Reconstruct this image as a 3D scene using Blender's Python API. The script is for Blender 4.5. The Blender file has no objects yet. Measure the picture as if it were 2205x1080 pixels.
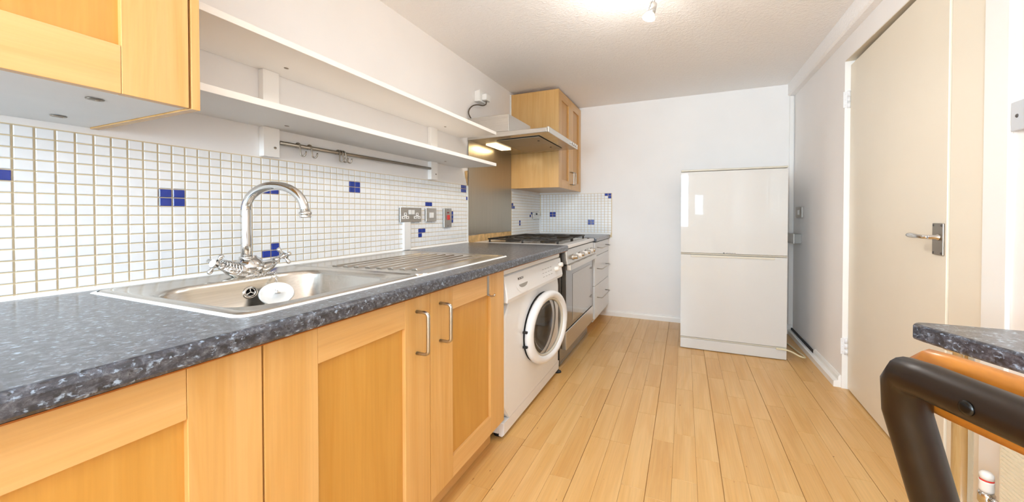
import bpy, bmesh, math, random
from mathutils import Vector, Matrix

random.seed(7)
sc = bpy.context.scene
COL = sc.collection
PI = math.pi

# ---------------------------------------------------------------- camera, world, light, exposure
cam_d = bpy.data.cameras.new('camera')
cam = bpy.data.objects.new('camera', cam_d)
COL.objects.link(cam)
F_PX, TH, PITCH, ROLL = 834.4, 0.41898, 0.014123, 0.001038
_F = Vector((-math.sin(TH) * math.cos(PITCH), math.cos(TH) * math.cos(PITCH), -math.sin(PITCH)))
_r0 = Vector((math.cos(TH), math.sin(TH), 0))
_d0 = _F.cross(_r0)
_R = math.cos(ROLL) * _r0 + math.sin(ROLL) * _d0
_D = -math.sin(ROLL) * _r0 + math.cos(ROLL) * _d0
cam.matrix_world = Matrix(((_R.x, -_D.x, -_F.x, 1.561), (_R.y, -_D.y, -_F.y, 0.0), (_R.z, -_D.z, -_F.z, 1.1), (0, 0, 0, 1)))
cam_d.sensor_fit = 'HORIZONTAL'
cam_d.sensor_width = 36.0
cam_d.lens = F_PX / 2205.0 * 36.0
cam_d.shift_x = 0.0
cam_d.shift_y = -(540.0 - 474.385) / 2205.0
cam_d.clip_start = 0.02
sc.camera = cam

sc.view_settings.view_transform = 'Standard'
sc.view_settings.look = 'None'
sc.view_settings.gamma = 1.0
sc.view_settings.use_curve_mapping = False
sc.view_settings.exposure = 0.08
sc.cycles.max_bounces = 10
sc.cycles.diffuse_bounces = 7
sc.cycles.glossy_bounces = 5
sc.cycles.transmission_bounces = 8
sc.cycles.caustics_reflective = False
sc.cycles.caustics_refractive = False
sc.cycles.use_denoising = True
sc.cycles.sample_clamp_indirect = 6.0

world = bpy.data.worlds.new('sky')
sc.world = world
world.use_nodes = True
bg = world.node_tree.nodes['Background']
bg.inputs[0].default_value = (0.80, 0.90, 1.0, 1)
bg.inputs[1].default_value = 3.0

WIN_POWER, SMALLWIN_POWER, SPOT_POWER = 165.0, 6.0, 11.5
DAY = (0.64, 0.83, 1.0)


def area_light(name, loc, rot, sx, sy, power, color):
    d = bpy.data.lights.new(name, 'AREA')
    d.shape = 'RECTANGLE'
    d.size, d.size_y, d.energy, d.color = sx, sy, power, color
    o = bpy.data.objects.new(name, d)
    o.location, o.rotation_euler = loc, rot
    COL.objects.link(o)
    return o


# daylight entering by the large and the small window behind the camera
area_light('window_daylight', (0.71, -2.49, 1.42), (PI / 2, 0, 0), 1.32, 1.15, WIN_POWER, DAY)
area_light('small_window_daylight', (1.72, -2.49, 1.32), (PI / 2, 0, 0), 0.28, 0.43, SMALLWIN_POWER, DAY)


# ---------------------------------------------------------------- materials
def rgb(h):
    """sRGB hex to linear."""
    c = [int(h[i:i + 2], 16) / 255 for i in (0, 2, 4)]
    return tuple(x / 12.92 if x <= 0.04045 else ((x + 0.055) / 1.055) ** 2.4 for x in c) + (1,)


class NT:
    def __init__(s, name):
        s.m = bpy.data.materials.new(name)
        s.m.use_nodes = True
        s.t = s.m.node_tree
        s.b = s.t.nodes['Principled BSDF']

    def n(s, kind, **kw):
        nd = s.t.nodes.new(kind)
        for k, v in kw.items():
            setattr(nd, k, v)
        return nd

    def l(s, a, b):
        s.t.links.new(a, b)

    def coords(s, scale=(1, 1, 1), rnd=False):
        tc = s.n('ShaderNodeTexCoord')
        mp = s.n('ShaderNodeMapping')
        mp.inputs['Scale'].default_value = scale
        src = tc.outputs['Object']
        if rnd:
            oi = s.n('ShaderNodeObjectInfo')
            ml = s.n('ShaderNodeMath', operation='MULTIPLY')
            ml.inputs[1].default_value = 53.0
            s.l(oi.outputs['Random'], ml.inputs[0])
            ad = s.n('ShaderNodeVectorMath', operation='ADD')
            s.l(src, ad.inputs[0])
            s.l(ml.outputs[0], ad.inputs[1])
            src = ad.outputs[0]
        s.l(src, mp.inputs['Vector'])
        return mp.outputs[0]

    def noise(s, vec, scale, detail=3, rough=0.5, dist=0.0):
        t = s.n('ShaderNodeTexNoise')
        t.inputs['Scale'].default_value = scale
        t.inputs['Detail'].default_value = detail
        t.inputs['Roughness'].default_value = rough
        t.inputs['Distortion'].default_value = dist
        s.l(vec, t.inputs['Vector'])
        return t.outputs['Fac']

    def ramp(s, fac, stops):
        r = s.n('ShaderNodeValToRGB')
        e = r.color_ramp.elements
        while len(e) < len(stops):
            e.new(0.5)
        for el, (p, c) in zip(e, stops):
            el.position, el.color = p, c
        s.l(fac, r.inputs[0])
        return r.outputs[0]

    def mix(s, fac, a, b, mode='MIX'):
        m = s.n('ShaderNodeMix', data_type='RGBA', blend_type=mode)
        for sock, v in ((m.inputs[0], fac), (m.inputs[6], a), (m.inputs[7], b)):
            if hasattr(v, 'links') or hasattr(v, 'is_linked'):
                s.l(v, sock)
            else:
                sock.default_value = v
        return m.outputs[2]

    def bump(s, h, strength, dist):
        b = s.n('ShaderNodeBump')
        b.inputs['Strength'].default_value = strength
        b.inputs['Distance'].default_value = dist
        s.l(h, b.inputs['Height'])
        s.l(b.outputs[0], s.b.inputs['Normal'])

    def set(s, **kw):
        for k, v in kw.items():
            s.b.inputs[k.replace('_', ' ')].default_value = v
        return s


def plain(name, col, rough=0.5, metal=0.0, var=0.03, coat=0.0, vscale=6.0, bump=0.0, bscale=60.0, spec=0.5, crough=0.1):
    m = NT(name)
    c = rgb(col) if isinstance(col, str) else col
    v = m.noise(m.coords(), vscale, 3)
    d = tuple(x * (1 - var * 2) for x in c[:3]) + (1,)
    m.l(m.ramp(v, [(0.3, d), (0.7, c)]), m.b.inputs['Base Color'])
    m.set(Roughness=rough, Metallic=metal)
    if coat:
        m.b.inputs['Coat Weight'].default_value = coat
        m.b.inputs['Coat Roughness'].default_value = crough
    m.b.inputs['Specular IOR Level'].default_value = spec
    if bump:
        m.bump(m.noise(m.coords(), bscale, 3), bump, 0.002)
    return m.m


def wood(name, base, dark, axis, rough=0.36, coat=0.25, rnd=False, contrast=1.0, light=None):
    """Fine-grained timber; axis = the direction the grain runs along."""
    m = NT(name)
    st = [14, 14, 14]
    st['xyz'.index(axis)] = 1.1
    fine = [170, 170, 170]
    fine['xyz'.index(axis)] = 3.0
    broad = m.noise(m.coords(tuple(st), rnd), 1.0, 4, 0.55, 1.2)
    thin = m.noise(m.coords(tuple(fine), rnd), 1.0, 2, 0.6)
    c0, c1 = rgb(base), rgb(dark)
    col = m.ramp(broad, [(0.33, c1), (0.62, c0)])
    grain = m.ramp(thin, [(0.3, (1 - 0.16 * contrast,) * 3 + (1,)), (0.65, (1, 1, 1, 1))])
    col = m.mix(1.0, col, grain, 'MULTIPLY')
    if rnd:
        oi = m.n('ShaderNodeObjectInfo')
        tint = m.ramp(oi.outputs['Random'], [(0.0, (0.93, 0.89, 0.82, 1)), (0.3, (0.97, 0.96, 0.93, 1)), (0.6, (1, 1, 1, 1)), (0.85, (1.0, 1.01, 1.02, 1)), (1.0, (1.03, 1.06, 1.14, 1))])
        col = m.mix(1.0, col, tint, 'MULTIPLY')
        spk = m.noise(m.coords((60, 22, 1), True), 1.0, 2)
        dots = m.ramp(spk, [(0.0, (0.35, 0.28, 0.2, 1)), (0.225, (0.5, 0.4, 0.3, 1)), (0.25, (1, 1, 1, 1))])
        col = m.mix(1.0, col, dots, 'MULTIPLY')
    m.l(col, m.b.inputs['Base Color'])
    m.set(Roughness=rough)
    m.b.inputs['Coat Weight'].default_value = coat
    m.b.inputs['Coat Roughness'].default_value = 0.2
    m.bump(thin, 0.04, 0.001)
    return m.m


def granite(name):
    m = NT(name)
    co = m.coords((1, 1, 1.3))
    n1 = m.noise(co, 58, 6, 0.72, 0.5)
    n2 = m.noise(m.coords((1.0, 0.8, 1.2)), 105, 4, 0.6, 0.3)
    base = m.ramp(n1, [(0.34, rgb('0f121a')), (0.46, rgb('262a36')), (0.55, rgb('464a55')), (0.66, rgb('6d7078'))])
    flake = m.ramp(n2, [(0.57, (0, 0, 0, 1)), (0.68, (1, 1, 1, 1))])
    col = m.mix(flake, base, rgb('93a5ba'))
    pit = m.ramp(m.noise(m.coords((1.1, 1.0, 1.0)), 80, 3, 0.6), [(0.34, (1, 1, 1, 1)), (0.40, (0, 0, 0, 1))])
    col = m.mix(pit, col, rgb('12141c'))
    m.l(col, m.b.inputs['Base Color'])
    m.set(Roughness=0.3)
    m.b.inputs['Specular IOR Level'].default_value = 0.9
    m.b.inputs['Coat Weight'].default_value = 0.4
    m.b.inputs['Coat Roughness'].default_value = 0.2
    return m.m


def brushed(name, col, rough, axis='y', aniso=0.04):
    m = NT(name)
    st = [260, 260, 260]
    st['xyz'.index(axis)] = 4
    nz = m.noise(m.coords(tuple(st)), 1.0, 2)
    c = rgb(col)
    m.l(m.ramp(nz, [(0.3, tuple(x * 0.88 for x in c[:3]) + (1,)), (0.7, c)]), m.b.inputs['Base Color'])
    rr = m.n('ShaderNodeMapRange')
    rr.inputs['To Min'].default_value = rough - aniso
    rr.inputs['To Max'].default_value = rough + aniso
    m.l(nz, rr.inputs['Value'])
    m.l(rr.outputs[0], m.b.inputs['Roughness'])
    m.set(Metallic=1.0)
    return m.m


def stipple(name, col):
    m = NT(name)
    co = m.coords((1, 1, 1))
    a = m.noise(co, 55, 4, 0.6, 0.6)
    m.set(Base_Color=rgb(col), Roughness=0.9)
    m.bump(a, 0.55, 0.012)
    return m.m


def painted(name, col, rough=0.7, bs=0.05):
    m = NT(name)
    v = m.noise(m.coords(), 3, 4)
    c = rgb(col)
    m.l(m.ramp(v, [(0.3, tuple(x * 0.97 for x in c[:3]) + (1,)), (0.7, c)]), m.b.inputs['Base Color'])
    m.set(Roughness=rough)
    m.bump(m.noise(m.coords(), 90, 3), bs, 0.003)
    return m.m


def ceramic(name, col, rough=0.12, rnd=0.0):
    m = NT(name)
    v = m.noise(m.coords((1, 1, 1), True), 18, 2)
    c = rgb(col)
    m.l(m.ramp(v, [(0.3, tuple(x * (0.95 - rnd) for x in c[:3]) + (1,)), (0.7, c)]), m.b.inputs['Base Color'])
    m.set(Roughness=rough)
    return m.m


def glow(name, col, strength):
    m = NT(name)
    m.set(Base_Color=(0.9, 0.9, 0.9, 1))
    m.b.inputs['Emission Color'].default_value = col
    m.b.inputs['Emission Strength'].default_value = strength
    return m.m


def glass(name):
    """Single pane: lets light straight through and mirrors more at a slant."""
    m = NT(name)
    tr = m.n('ShaderNodeBsdfTransparent')
    gl = m.n('ShaderNodeBsdfGlossy')
    gl.inputs['Roughness'].default_value = 0.02
    lw = m.n('ShaderNodeLayerWeight')
    lw.inputs['Blend'].default_value = 0.5
    pw_ = m.n('ShaderNodeMath', operation='POWER')
    pw_.inputs[1].default_value = 5.0
    m.l(lw.outputs['Facing'], pw_.inputs[0])
    fr = m.n('ShaderNodeMath', operation='MULTIPLY_ADD')
    fr.inputs[1].default_value = 0.9
    fr.inputs[2].default_value = 0.045
    m.l(pw_.outputs[0], fr.inputs[0])
    mx = m.n('ShaderNodeMixShader')
    m.l(fr.outputs[0], mx.inputs[0])
    m.l(tr.outputs[0], mx.inputs[1])
    m.l(gl.outputs[0], mx.inputs[2])
    m.l(mx.outputs[0], m.t.nodes['Material Output'].inputs['Surface'])
    return m.m


M = {}
M['wall'] = painted('warm_white_wall_paint', 'f3efec')
M['wall_cool'] = painted('white_wall_paint', 'f4f1ee')
M['ceiling'] = stipple('stippled_ceiling_paint', 'faf7f5')
M['gloss'] = painted('white_gloss_paint', 'f2f0ec', 0.3, 0.02)
M['cream'] = painted('cream_gloss_paint', 'e9dfcc', 0.38, 0.02)
M['shelf'] = painted('white_shelf_lacquer', 'faf6f1', 0.45, 0.01)
M['tile'] = ceramic('white_glazed_tile', 'f8f9fa', 0.1)
M['blue'] = ceramic('cobalt_glazed_tile', '2742a6', 0.12, 0.25)
M['grout'] = plain('tan_grout', 'dcc9a6', 0.9)
M['sealant'] = plain('white_sealant', 'f6f6f4', 0.4)
M['plaster'] = plain('bare_plaster', 'e0b980', 0.95, var=0.18, vscale=25, bump=0.5, bscale=120)
M['maple_z'] = wood('maple_upright_grain', 'd9ab6c', 'cf9d58', 'z', contrast=0.45)
M['maple_panel'] = wood('maple_panel_veneer', 'c99547', 'c08a3b', 'z', contrast=0.4)
M['maple_y'] = wood('maple_lengthwise_grain', 'dcaf72', 'd2a160', 'y', contrast=0.45)
M['maple_x'] = wood('maple_crosswise_grain', 'e4b266', 'dca555', 'x', contrast=0.45)
M['maple_edge'] = plain('maple_edging', 'c99f5c', 0.5)
M['floor'] = wood('beech_strip_laminate', 'dbb072', 'd2a15d', 'y', 0.34, 0.15, True, 0.6)
M['floor_gap'] = plain('dark_joint', 'a67c46', 0.8)
M['granite'] = granite('speckled_grey_laminate')
M['steel'] = brushed('brushed_stainless_steel', 'dcd7cf', 0.24, 'y')
M['steel_x'] = brushed('brushed_stainless_hood_steel', 'cfcac2', 0.26, 'x')
M['steel_z'] = brushed('brushed_stainless_splashback', 'b5ac9b', 0.33, 'z', 0.05)
M['satin'] = plain('satin_nickel', 'b9b4ac', 0.3, 1.0)
M['chrome'] = plain('polished_chrome', 'd6d5d3', 0.07, 1.0, var=0.01)
M['worn_steel'] = plain('worn_nickel', '9d9284', 0.35, 1.0)
M['white'] = plain('white_enamel', 'e4e5e7', 0.3, coat=0.3, var=0.01)
M['white_plastic'] = plain('white_plastic', 'f1efeb', 0.35, var=0.01)
M['fridge'] = plain('white_fridge_enamel', 'cac7c2', 0.55, coat=0.6, var=0.008, spec=0.15, crough=0.03)
M['trim_cream'] = plain('cream_plastic_trim', 'c9c2b2', 0.4)
M['pale_grey'] = plain('pale_grey_metal_plate', 'c9cdd2', 0.4)
M['grey'] = plain('grey_plastic', '9a9893', 0.5)
M['dark'] = plain('dark_rubber_and_gap_shade', '1d1b19', 0.6)  # rubber parts, and the painted shade in gaps
M['black_metal'] = plain('black_enamelled_iron', '2b2520', 0.5, var=0.2, vscale=40)
M['black_tube'] = plain('black_lacquered_tube', '1a0f07', 0.36, coat=0.0, spec=0.3)
M['bolt'] = plain('black_bolt', '0c0b0a', 0.25, 0.4)
M['chair_wood'] = wood('orange_beech_slat', 'ac6a24', '985917', 'y', 0.35, 0.4)
M['oven_glass'] = plain('dark_oven_glass', '45403a', 0.07, coat=1.0, var=0.02)
M['oven_pane'] = plain('oven_window_glass', '8f887c', 0.06, coat=1.0, var=0.02)
M['filter'] = plain('hood_filter_mesh', 'b7aa95', 0.45, 0.7, bump=0.8, bscale=500)
M['glass'] = glass('clear_glass')
M['drum'] = brushed('drum_steel', '6f7076', 0.35, 'x')
M['red'] = plain('red_rocker', 'e0352c', 0.35)
M['darkred'] = plain('dark_red_neon', '8e2a22', 0.3)
M['ink'] = plain('dark_print', '55504c', 0.6)
M['cable'] = plain('grey_flex', '5e4f40', 0.5)
M['cream_cable'] = plain('cream_flex', 'dcd0ae', 0.5)
M['bulb'] = glow('lit_halogen_lamp', (1.0, 0.92, 0.8, 1), 14.0)
M['hood_bulb'] = glow('lit_hood_lamp', (1.0, 0.78, 0.45, 1), 4.0)
M['copper'] = plain('copper_pipe', 'b5713d', 0.3, 1.0)
M['rad'] = plain('cream_radiator_paint', 'efe6cf', 0.4)
M['panel_lin'] = plain('white_melamine', 'eceae6', 0.35)

# ---------------------------------------------------------------- mesh helpers
OFF = {}


def V(*a):
    return Vector(a)


class MB:
    def __init__(s):
        s.bm = bmesh.new()
        s.mats = []

    def _mi(s, mat):
        if mat is None:
            return 0
        if mat not in s.mats:
            s.mats.append(mat)
        return s.mats.index(mat)

    def _tag(s, faces, mat, smooth):
        i = s._mi(mat)
        for f in faces:
            f.material_index = i
            f.smooth = smooth

    def box(s, x0, x1, y0, y1, z0, z1, bev=0.0, mat=None, seg=2, Mx=None):
        ps = [(x0, y0, z0), (x1, y0, z0), (x1, y1, z0), (x0, y1, z0), (x0, y0, z1), (x1, y0, z1), (x1, y1, z1), (x0, y1, z1)]
        vs = [s.bm.verts.new(Mx @ Vector(p) if Mx else p) for p in ps]
        fs = [s.bm.faces.new([vs[i] for i in q]) for q in ((3, 2, 1, 0), (4, 5, 6, 7), (0, 1, 5, 4), (1, 2, 6, 5), (2, 3, 7, 6), (3, 0, 4, 7))]
        s._tag(fs, mat, False)
        if bev > 0:
            es = list({e for f in fs for e in f.edges})
            r = bmesh.ops.bevel(s.bm, geom=es, offset=bev, segments=seg, profile=0.5, affect='EDGES', clamp_overlap=True)
            s._tag(r['faces'], mat, False)
        return s

    def prism(s, pts, a0, a1, axis='y', mat=None, smooth=False, bev=0.0):
        """Extrude a 2D outline; axis y: pts are (x,z); axis x: (y,z); axis z: (x,y)."""
        def p(u, v, a):
            return {'y': (u, a, v), 'x': (a, u, v), 'z': (u, v, a)}[axis]
        A = [s.bm.verts.new(p(u, v, a0)) for u, v in pts]
        B = [s.bm.verts.new(p(u, v, a1)) for u, v in pts]
        n = len(pts)
        fs = [s.bm.faces.new([A[i], A[(i + 1) % n], B[(i + 1) % n], B[i]]) for i in range(n)]
        caps = [s.bm.faces.new(A[::-1]), s.bm.faces.new(B)]
        s._tag(fs, mat, smooth)
        s._tag(caps, mat, False)
        bmesh.ops.recalc_face_normals(s.bm, faces=fs + caps)
        if bev:
            es = list({e for f in caps for e in f.edges})
            r = bmesh.ops.bevel(s.bm, geom=es, offset=bev, segments=2, profile=0.5, affect='EDGES', clamp_overlap=True)
            s._tag(r['faces'], mat, False)
        return s

    def lathe(s, prof, o, ax, e1=None, e2=None, seg=24, mat=None, smooth=True, caps=True):
        """prof: (radius, height) along ax; e1/e2 may be scaled to make it oval."""
        ax = Vector(ax)
        if e1 is None:
            t = Vector((0, 0, 1)) if abs(ax.normalized().z) < 0.9 else Vector((1, 0, 0))
            e1 = ax.cross(t).normalized()
            e2 = ax.normalized().cross(e1)
        o, e1, e2 = Vector(o), Vector(e1), Vector(e2)
        rings = []
        for r, h in prof:
            if r < 1e-7:
                rings.append([s.bm.verts.new(o + ax * h)])
            else:
                rings.append([s.bm.verts.new(o + ax * h + e1 * (r * math.cos(2 * PI * i / seg)) + e2 * (r * math.sin(2 * PI * i / seg))) for i in range(seg)])
        fs = []
        for a, b in zip(rings, rings[1:]):
            for i in range(seg):
                j = (i + 1) % seg
                if len(a) == 1 and len(b) == 1:
                    continue
                if len(a) == 1:
                    fs.append(s.bm.faces.new([a[0], b[j], b[i]]))
                elif len(b) == 1:
                    fs.append(s.bm.faces.new([a[i], a[j], b[0]]))
                else:
                    fs.append(s.bm.faces.new([a[i], a[j], b[j], b[i]]))
        s._tag(fs, mat, smooth)
        if caps:
            cf = []
            for ring, rev in ((rings[0], True), (rings[-1], False)):
                if len(ring) > 1:
                    cf.append(s.bm.faces.new(ring[::-1] if rev else ring))
            s._tag(cf, mat, False)
            fs += cf
        bmesh.ops.recalc_face_normals(s.bm, faces=fs)
        return s

    def tube(s, pts, r, seg=10, mat=None, zs=1.0, closed=False, radii=None):
        """Round tube through points; zs squashes the section's height."""
        pts = [Vector(p) for p in pts]
        n = len(pts)
        rings = []
        up = None
        for i, p in enumerate(pts):
            if closed:
                d = (pts[(i + 1) % n] - pts[i - 1]).normalized()
            else:
                d = (pts[min(i + 1, n - 1)] - pts[max(i - 1, 0)]).normalized()
            if up is None:
                up = Vector((0, 0, 1)) if abs(d.z) < 0.95 else Vector((1, 0, 0))
            a = d.cross(up).normalized()
            b = a.cross(d).normalized()
            up = b
            rr = radii[i] if radii else r
            ring = []
            for k in range(seg):
                off = a * (rr * math.cos(2 * PI * k / seg)) + b * (rr * math.sin(2 * PI * k / seg))
                off.z *= zs
                ring.append(s.bm.verts.new(p + off))
            rings.append(ring)
        fs = []
        pairs = list(zip(rings, rings[1:])) + ([(rings[-1], rings[0])] if closed else [])
        for A, B in pairs:
            for k in range(seg):
                fs.append(s.bm.faces.new([A[k], A[(k + 1) % seg], B[(k + 1) % seg], B[k]]))
        s._tag(fs, mat, True)
        if not closed:
            c = [s.bm.faces.new(rings[0][::-1]), s.bm.faces.new(rings[-1])]
            s._tag(c, mat, False)
            fs += c
        bmesh.ops.recalc_face_normals(s.bm, faces=fs)
        return s

    def loft(s, loops, mat=None, smooth=False, cap0=False, cap1=False):
        rings = [[s.bm.verts.new(p) for p in lp] for lp in loops]
        n = len(rings[0])
        fs = []
        for A, B in zip(rings, rings[1:]):
            for k in range(n):
                fs.append(s.bm.faces.new([A[k], A[(k + 1) % n], B[(k + 1) % n], B[k]]))
        s._tag(fs, mat, smooth)
        c = []
        if cap0:
            c.append(s.bm.faces.new(rings[0][::-1]))
        if cap1:
            c.append(s.bm.faces.new(rings[-1]))
        s._tag(c, mat, False)
        return s


def rrect(x0, x1, y0, y1, rx, ry, z, n=7):
    """Rounded rectangle loop (counter-clockwise seen from above)."""
    out = []
    for cx_, cy_, a0 in ((x1 - rx, y1 - ry, 0), (x0 + rx, y1 - ry, 90), (x0 + rx, y0 + ry, 180), (x1 - rx, y0 + ry, 270)):
        for k in range(n):
            a = math.radians(a0 + 90 * k / (n - 1))
            out.append((cx_ + rx * math.cos(a), cy_ + ry * math.sin(a), z))
    return out


def link(name, mb, mat=None, parent=None, loc=None):
    """One mesh object out of world-space geometry, child of parent if given."""
    me = bpy.data.meshes.new(name)
    org = OFF[parent.name] if parent is not None else Vector(loc or (0, 0, 0))
    for v in mb.bm.verts:
        v.co -= org
    mb.bm.to_mesh(me)
    mb.bm.free()
    for m in (mb.mats if mb.mats else [mat]):
        me.materials.append(M[m] if isinstance(m, str) else m)
    o = bpy.data.objects.new(name, me)
    COL.objects.link(o)
    if parent is not None:
        o.parent = parent
    else:
        o.location = org
    OFF[o.name] = org.copy()
    return o


def thing(name, loc, label, cat, group=None):
    o = bpy.data.objects.new(name, None)
    o.empty_display_size = 0.05
    COL.objects.link(o)
    o.location = loc
    OFF[o.name] = Vector(loc)
    return tag(o, label, cat, group)


def tag(o, label, cat, group=None):
    o['label'], o['category'] = label, cat
    if group:
        o['group'] = group
    return o


def struct(o, label=None, cat=None):
    o['kind'] = 'structure'
    if label:
        o['label'] = label
        o['category'] = cat
    return o


def bx(*a, **k):
    return MB().box(*a, **k)


def text_mesh(name, body, size, mat, parent, origin, right, up, stretch=1.0, depth=0.0004):
    cu = bpy.data.curves.new(name, 'FONT')
    cu.body, cu.size, cu.extrude, cu.align_x = body, size, depth, 'LEFT'
    tmp = bpy.data.objects.new(name, cu)
    COL.objects.link(tmp)
    dg = bpy.context.evaluated_depsgraph_get()
    me = bpy.data.meshes.new_from_object(tmp.evaluated_get(dg))
    bpy.data.objects.remove(tmp)
    r, u = Vector(right).normalized(), Vector(up).normalized()
    nn = r.cross(u)
    org = OFF[parent.name]
    for v in me.vertices:
        v.co = Vector(origin) + r * (v.co.x * stretch) + u * v.co.y + nn * v.co.z - org
    me.materials.clear()
    me.materials.append(M[mat])
    o = bpy.data.objects.new(name, me)
    COL.objects.link(o)
    o.parent = parent
    OFF[o.name] = org.copy()
    return o


# ---------------------------------------------------------------- room shell
YB, XR, ZC, YF = 4.306, 2.476, 2.298, -2.5      # back wall, right wall, ceiling, wall behind the camera
wall_left = struct(link('wall_left', bx(-0.12, 0, YF - 0.1, YB + 0.12, -0.1, ZC + 0.1), 'wall'), 'warm white painted wall above and beside the white mosaic tiles', 'wall')
wall_back = struct(link('wall_back', bx(0, XR + 0.12, YB, YB + 0.12, -0.1, ZC + 0.1), 'wall_cool'), 'white painted end wall behind the fridge freezer', 'wall')
DY0, DY1, DZ = 2.005, 3.085, 2.062               # door opening
mb = MB()
mb.box(XR, XR + 0.12, YF - 0.1, DY0, -0.1, ZC + 0.1)
mb.box(XR, XR + 0.12, DY1, YB, -0.1, ZC + 0.1)
mb.box(XR, XR + 0.12, DY0, DY1, DZ, ZC + 0.1)
wall_right = struct(link('wall_right', mb, 'wall'), 'off-white painted wall around the cream door', 'wall')
mb = MB()
mb.box(0, XR, YF - 0.1, YF, -0.1, 0.82)
mb.box(0, XR, YF - 0.1, YF, 2.02, ZC + 0.1)
mb.box(0, 0.03, YF - 0.1, YF, 0.82, 2.02)
mb.box(1.39, 1.54, YF - 0.1, YF, 0.82, 2.02)
mb.box(1.54, 1.9, YF - 0.1, YF, 0.82, 1.06)
mb.box(1.54, 1.9, YF - 0.1, YF, 1.58, 2.02)
mb.box(1.9, XR, YF - 0.1, YF, 0.82, 2.02)
struct(link('wall_front', mb, 'wall'), 'white wall with windows behind the viewer', 'wall')
struct(link('ceiling', bx(-0.12, XR + 0.12, YF - 0.1, YB + 0.12, ZC, ZC + 0.1), 'ceiling'), 'stippled off-white ceiling', 'ceiling')
for n, (a, b, wz0, wz1) in enumerate(((0.03, 1.39, 0.82, 2.02), (1.54, 1.9, 1.06, 1.58))):
    mb = MB()
    for q in ((a, a + 0.04, wz0, wz1), (b - 0.04, b, wz0, wz1), (a, b, wz0, wz0 + 0.045), (a, b, wz1 - 0.045, wz1)):
        mb.box(q[0], q[1], YF - 0.08, YF - 0.03, q[2], q[3], 0.004)
    w = struct(link('window_%d' % (n + 1), mb, 'gloss'))
    link('pane', bx(a + 0.04, b - 0.04, YF - 0.06, YF - 0.056, wz0 + 0.045, wz1 - 0.045), 'glass', w)

# floor: a sub-base with the strips of the laminate laid on it
floor = struct(link('floor', bx(-0.12, XR + 0.12, YF - 0.1, YB + 0.12, -0.1, -0.004), 'floor_gap'), 'pale beech strip laminate floor', 'floor')
BW = 0.285
SW = BW / 3


def plank(x0, x1, y0, y1, ga, gb):
    o_ = Vector(((x0 + x1) / 2, (y0 + y1) / 2, 0))
    mb = MB()
    i = 0.0005
    p = [(x0 + ga, y0 + 0.0006), (x1 - gb, y0 + 0.0006), (x1 - gb, y1 - 0.0004), (x0 + ga, y1 - 0.0006)]
    q = [(p[0][0] + i, p[0][1] + i), (p[1][0] - i, p[1][1] + i), (p[2][0] - i, p[2][1] - i), (p[3][0] + i, p[3][1] - i)]
    mb.loft([[(a, b, -0.0045) for a, b in p], [(a, b, -0.0006) for a, b in p], [(a, b, 0.0) for a, b in q]], cap1=True)
    me_o = link('plank', mb, 'floor', loc=o_)
    me_o.parent = floor
    OFF[me_o.name] = o_


rf = random.Random(11)
for k in range(-2, 6):
    bx0 = 1.138 + BW * (k - 1)
    if k == -2:
        continue
    seam = {0: 2.46, 2: 2.43, 4: 3.0}.get(k, 1.75 + 0.4 * ((k * 37) % 5) / 5)
    for s_ in range(3):
        x0, x1 = bx0 + s_ * SW, bx0 + (s_ + 1) * SW
        x0c, x1c = max(x0, 0.58), min(x1, XR + 0.1)
        if x1c - x0c < 0.01:
            continue
        cuts = [YF, -1.4 + 0.2 * rf.random(), -0.2 + 0.2 * rf.random(), 0.55 + 0.25 * rf.random()]
        y = cuts[-1]
        while y < YB - 0.25:
            y += 0.30 + 0.34 * rf.random()
            if abs(y - seam) < 0.18:
                y = seam
            cuts.append(min(y, YB))
        if cuts[-1] < YB:
            cuts[-1] = YB
        for a, b in zip(cuts, cuts[1:]):
            if b - a > 0.01:
                plank(x0c, x1c, a, b, 0.0012 if s_ == 0 else 0.0003, 0.0012 if s_ == 2 else 0.0003)

# trims
mb = MB()
mb.prism([(2.425, 2.2), (2.437, 2.188), (XR, 2.188), (XR, ZC), (2.425, ZC)], YF, YB, 'y')
struct(link('trim_1', mb, 'ceiling'), 'boxed white beam where the right wall meets the ceiling', 'beam')
mb = MB().box(2.436, 2.468, YB - 0.02, YB, 0.09, 2.186, 0.003)
struct(link('trim_2', mb, 'gloss'), 'white vertical cable conduit in the corner behind the fridge freezer', 'conduit')
struct(link('trim_3', bx(XR - 0.003, XR, 1.812, DY0 - 0.003, 0, 2.2), 'cream'), 'cream frame board beside the door handle', 'trim')
struct(link('trim_4', bx(XR - 0.012, XR, 1.705, 1.812, 0, 2.188, 0.002), 'gloss'), 'white upright board between the cream frame and the light switch', 'trim')
mb = MB()
mb.box(XR + 0.0, XR + 0.12, DY1 - 0.002, DY1, 0, DZ)
mb.box(XR + 0.052, XR + 0.09, DY1 - 0.03, DY1 - 0.002, 0, DZ - 0.002)
mb.box(XR + 0.052, XR + 0.09, DY0 + 0.004, DY0 + 0.02, 0, DZ - 0.002)
struct(link('trim_5', mb, 'gloss'), 'white door jamb carrying the hinges', 'trim')
struct(link('trim_6', bx(XR + 0.001, XR + 0.115, DY0 + 0.002, DY1 - 0.002, DZ - 0.004, DZ), 'cream'), 'cream head lining above the door', 'trim')
struct(link('trim_7', bx(XR, XR + 0.12, DY0, DY0 + 0.004, 0, DZ), 'cream'), 'cream jamb on the lock side of the door', 'trim')
struct(link('door_gap_shade', bx(XR + 0.09, XR + 0.1, DY0, DY1, 0, DZ), 'dark'))  # dark sheet behind the leaf, standing in for shade in the door gap
mb = MB().prism([(YB, 0.0), (YB - 0.018, 0.0), (YB - 0.018, 0.04), (YB - 0.012, 0.052), (YB, 0.055)], 0.7, 2.436, 'x')
struct(link('baseboard_back', mb, 'gloss'), 'low white skirting along the end wall', 'skirting')
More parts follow.
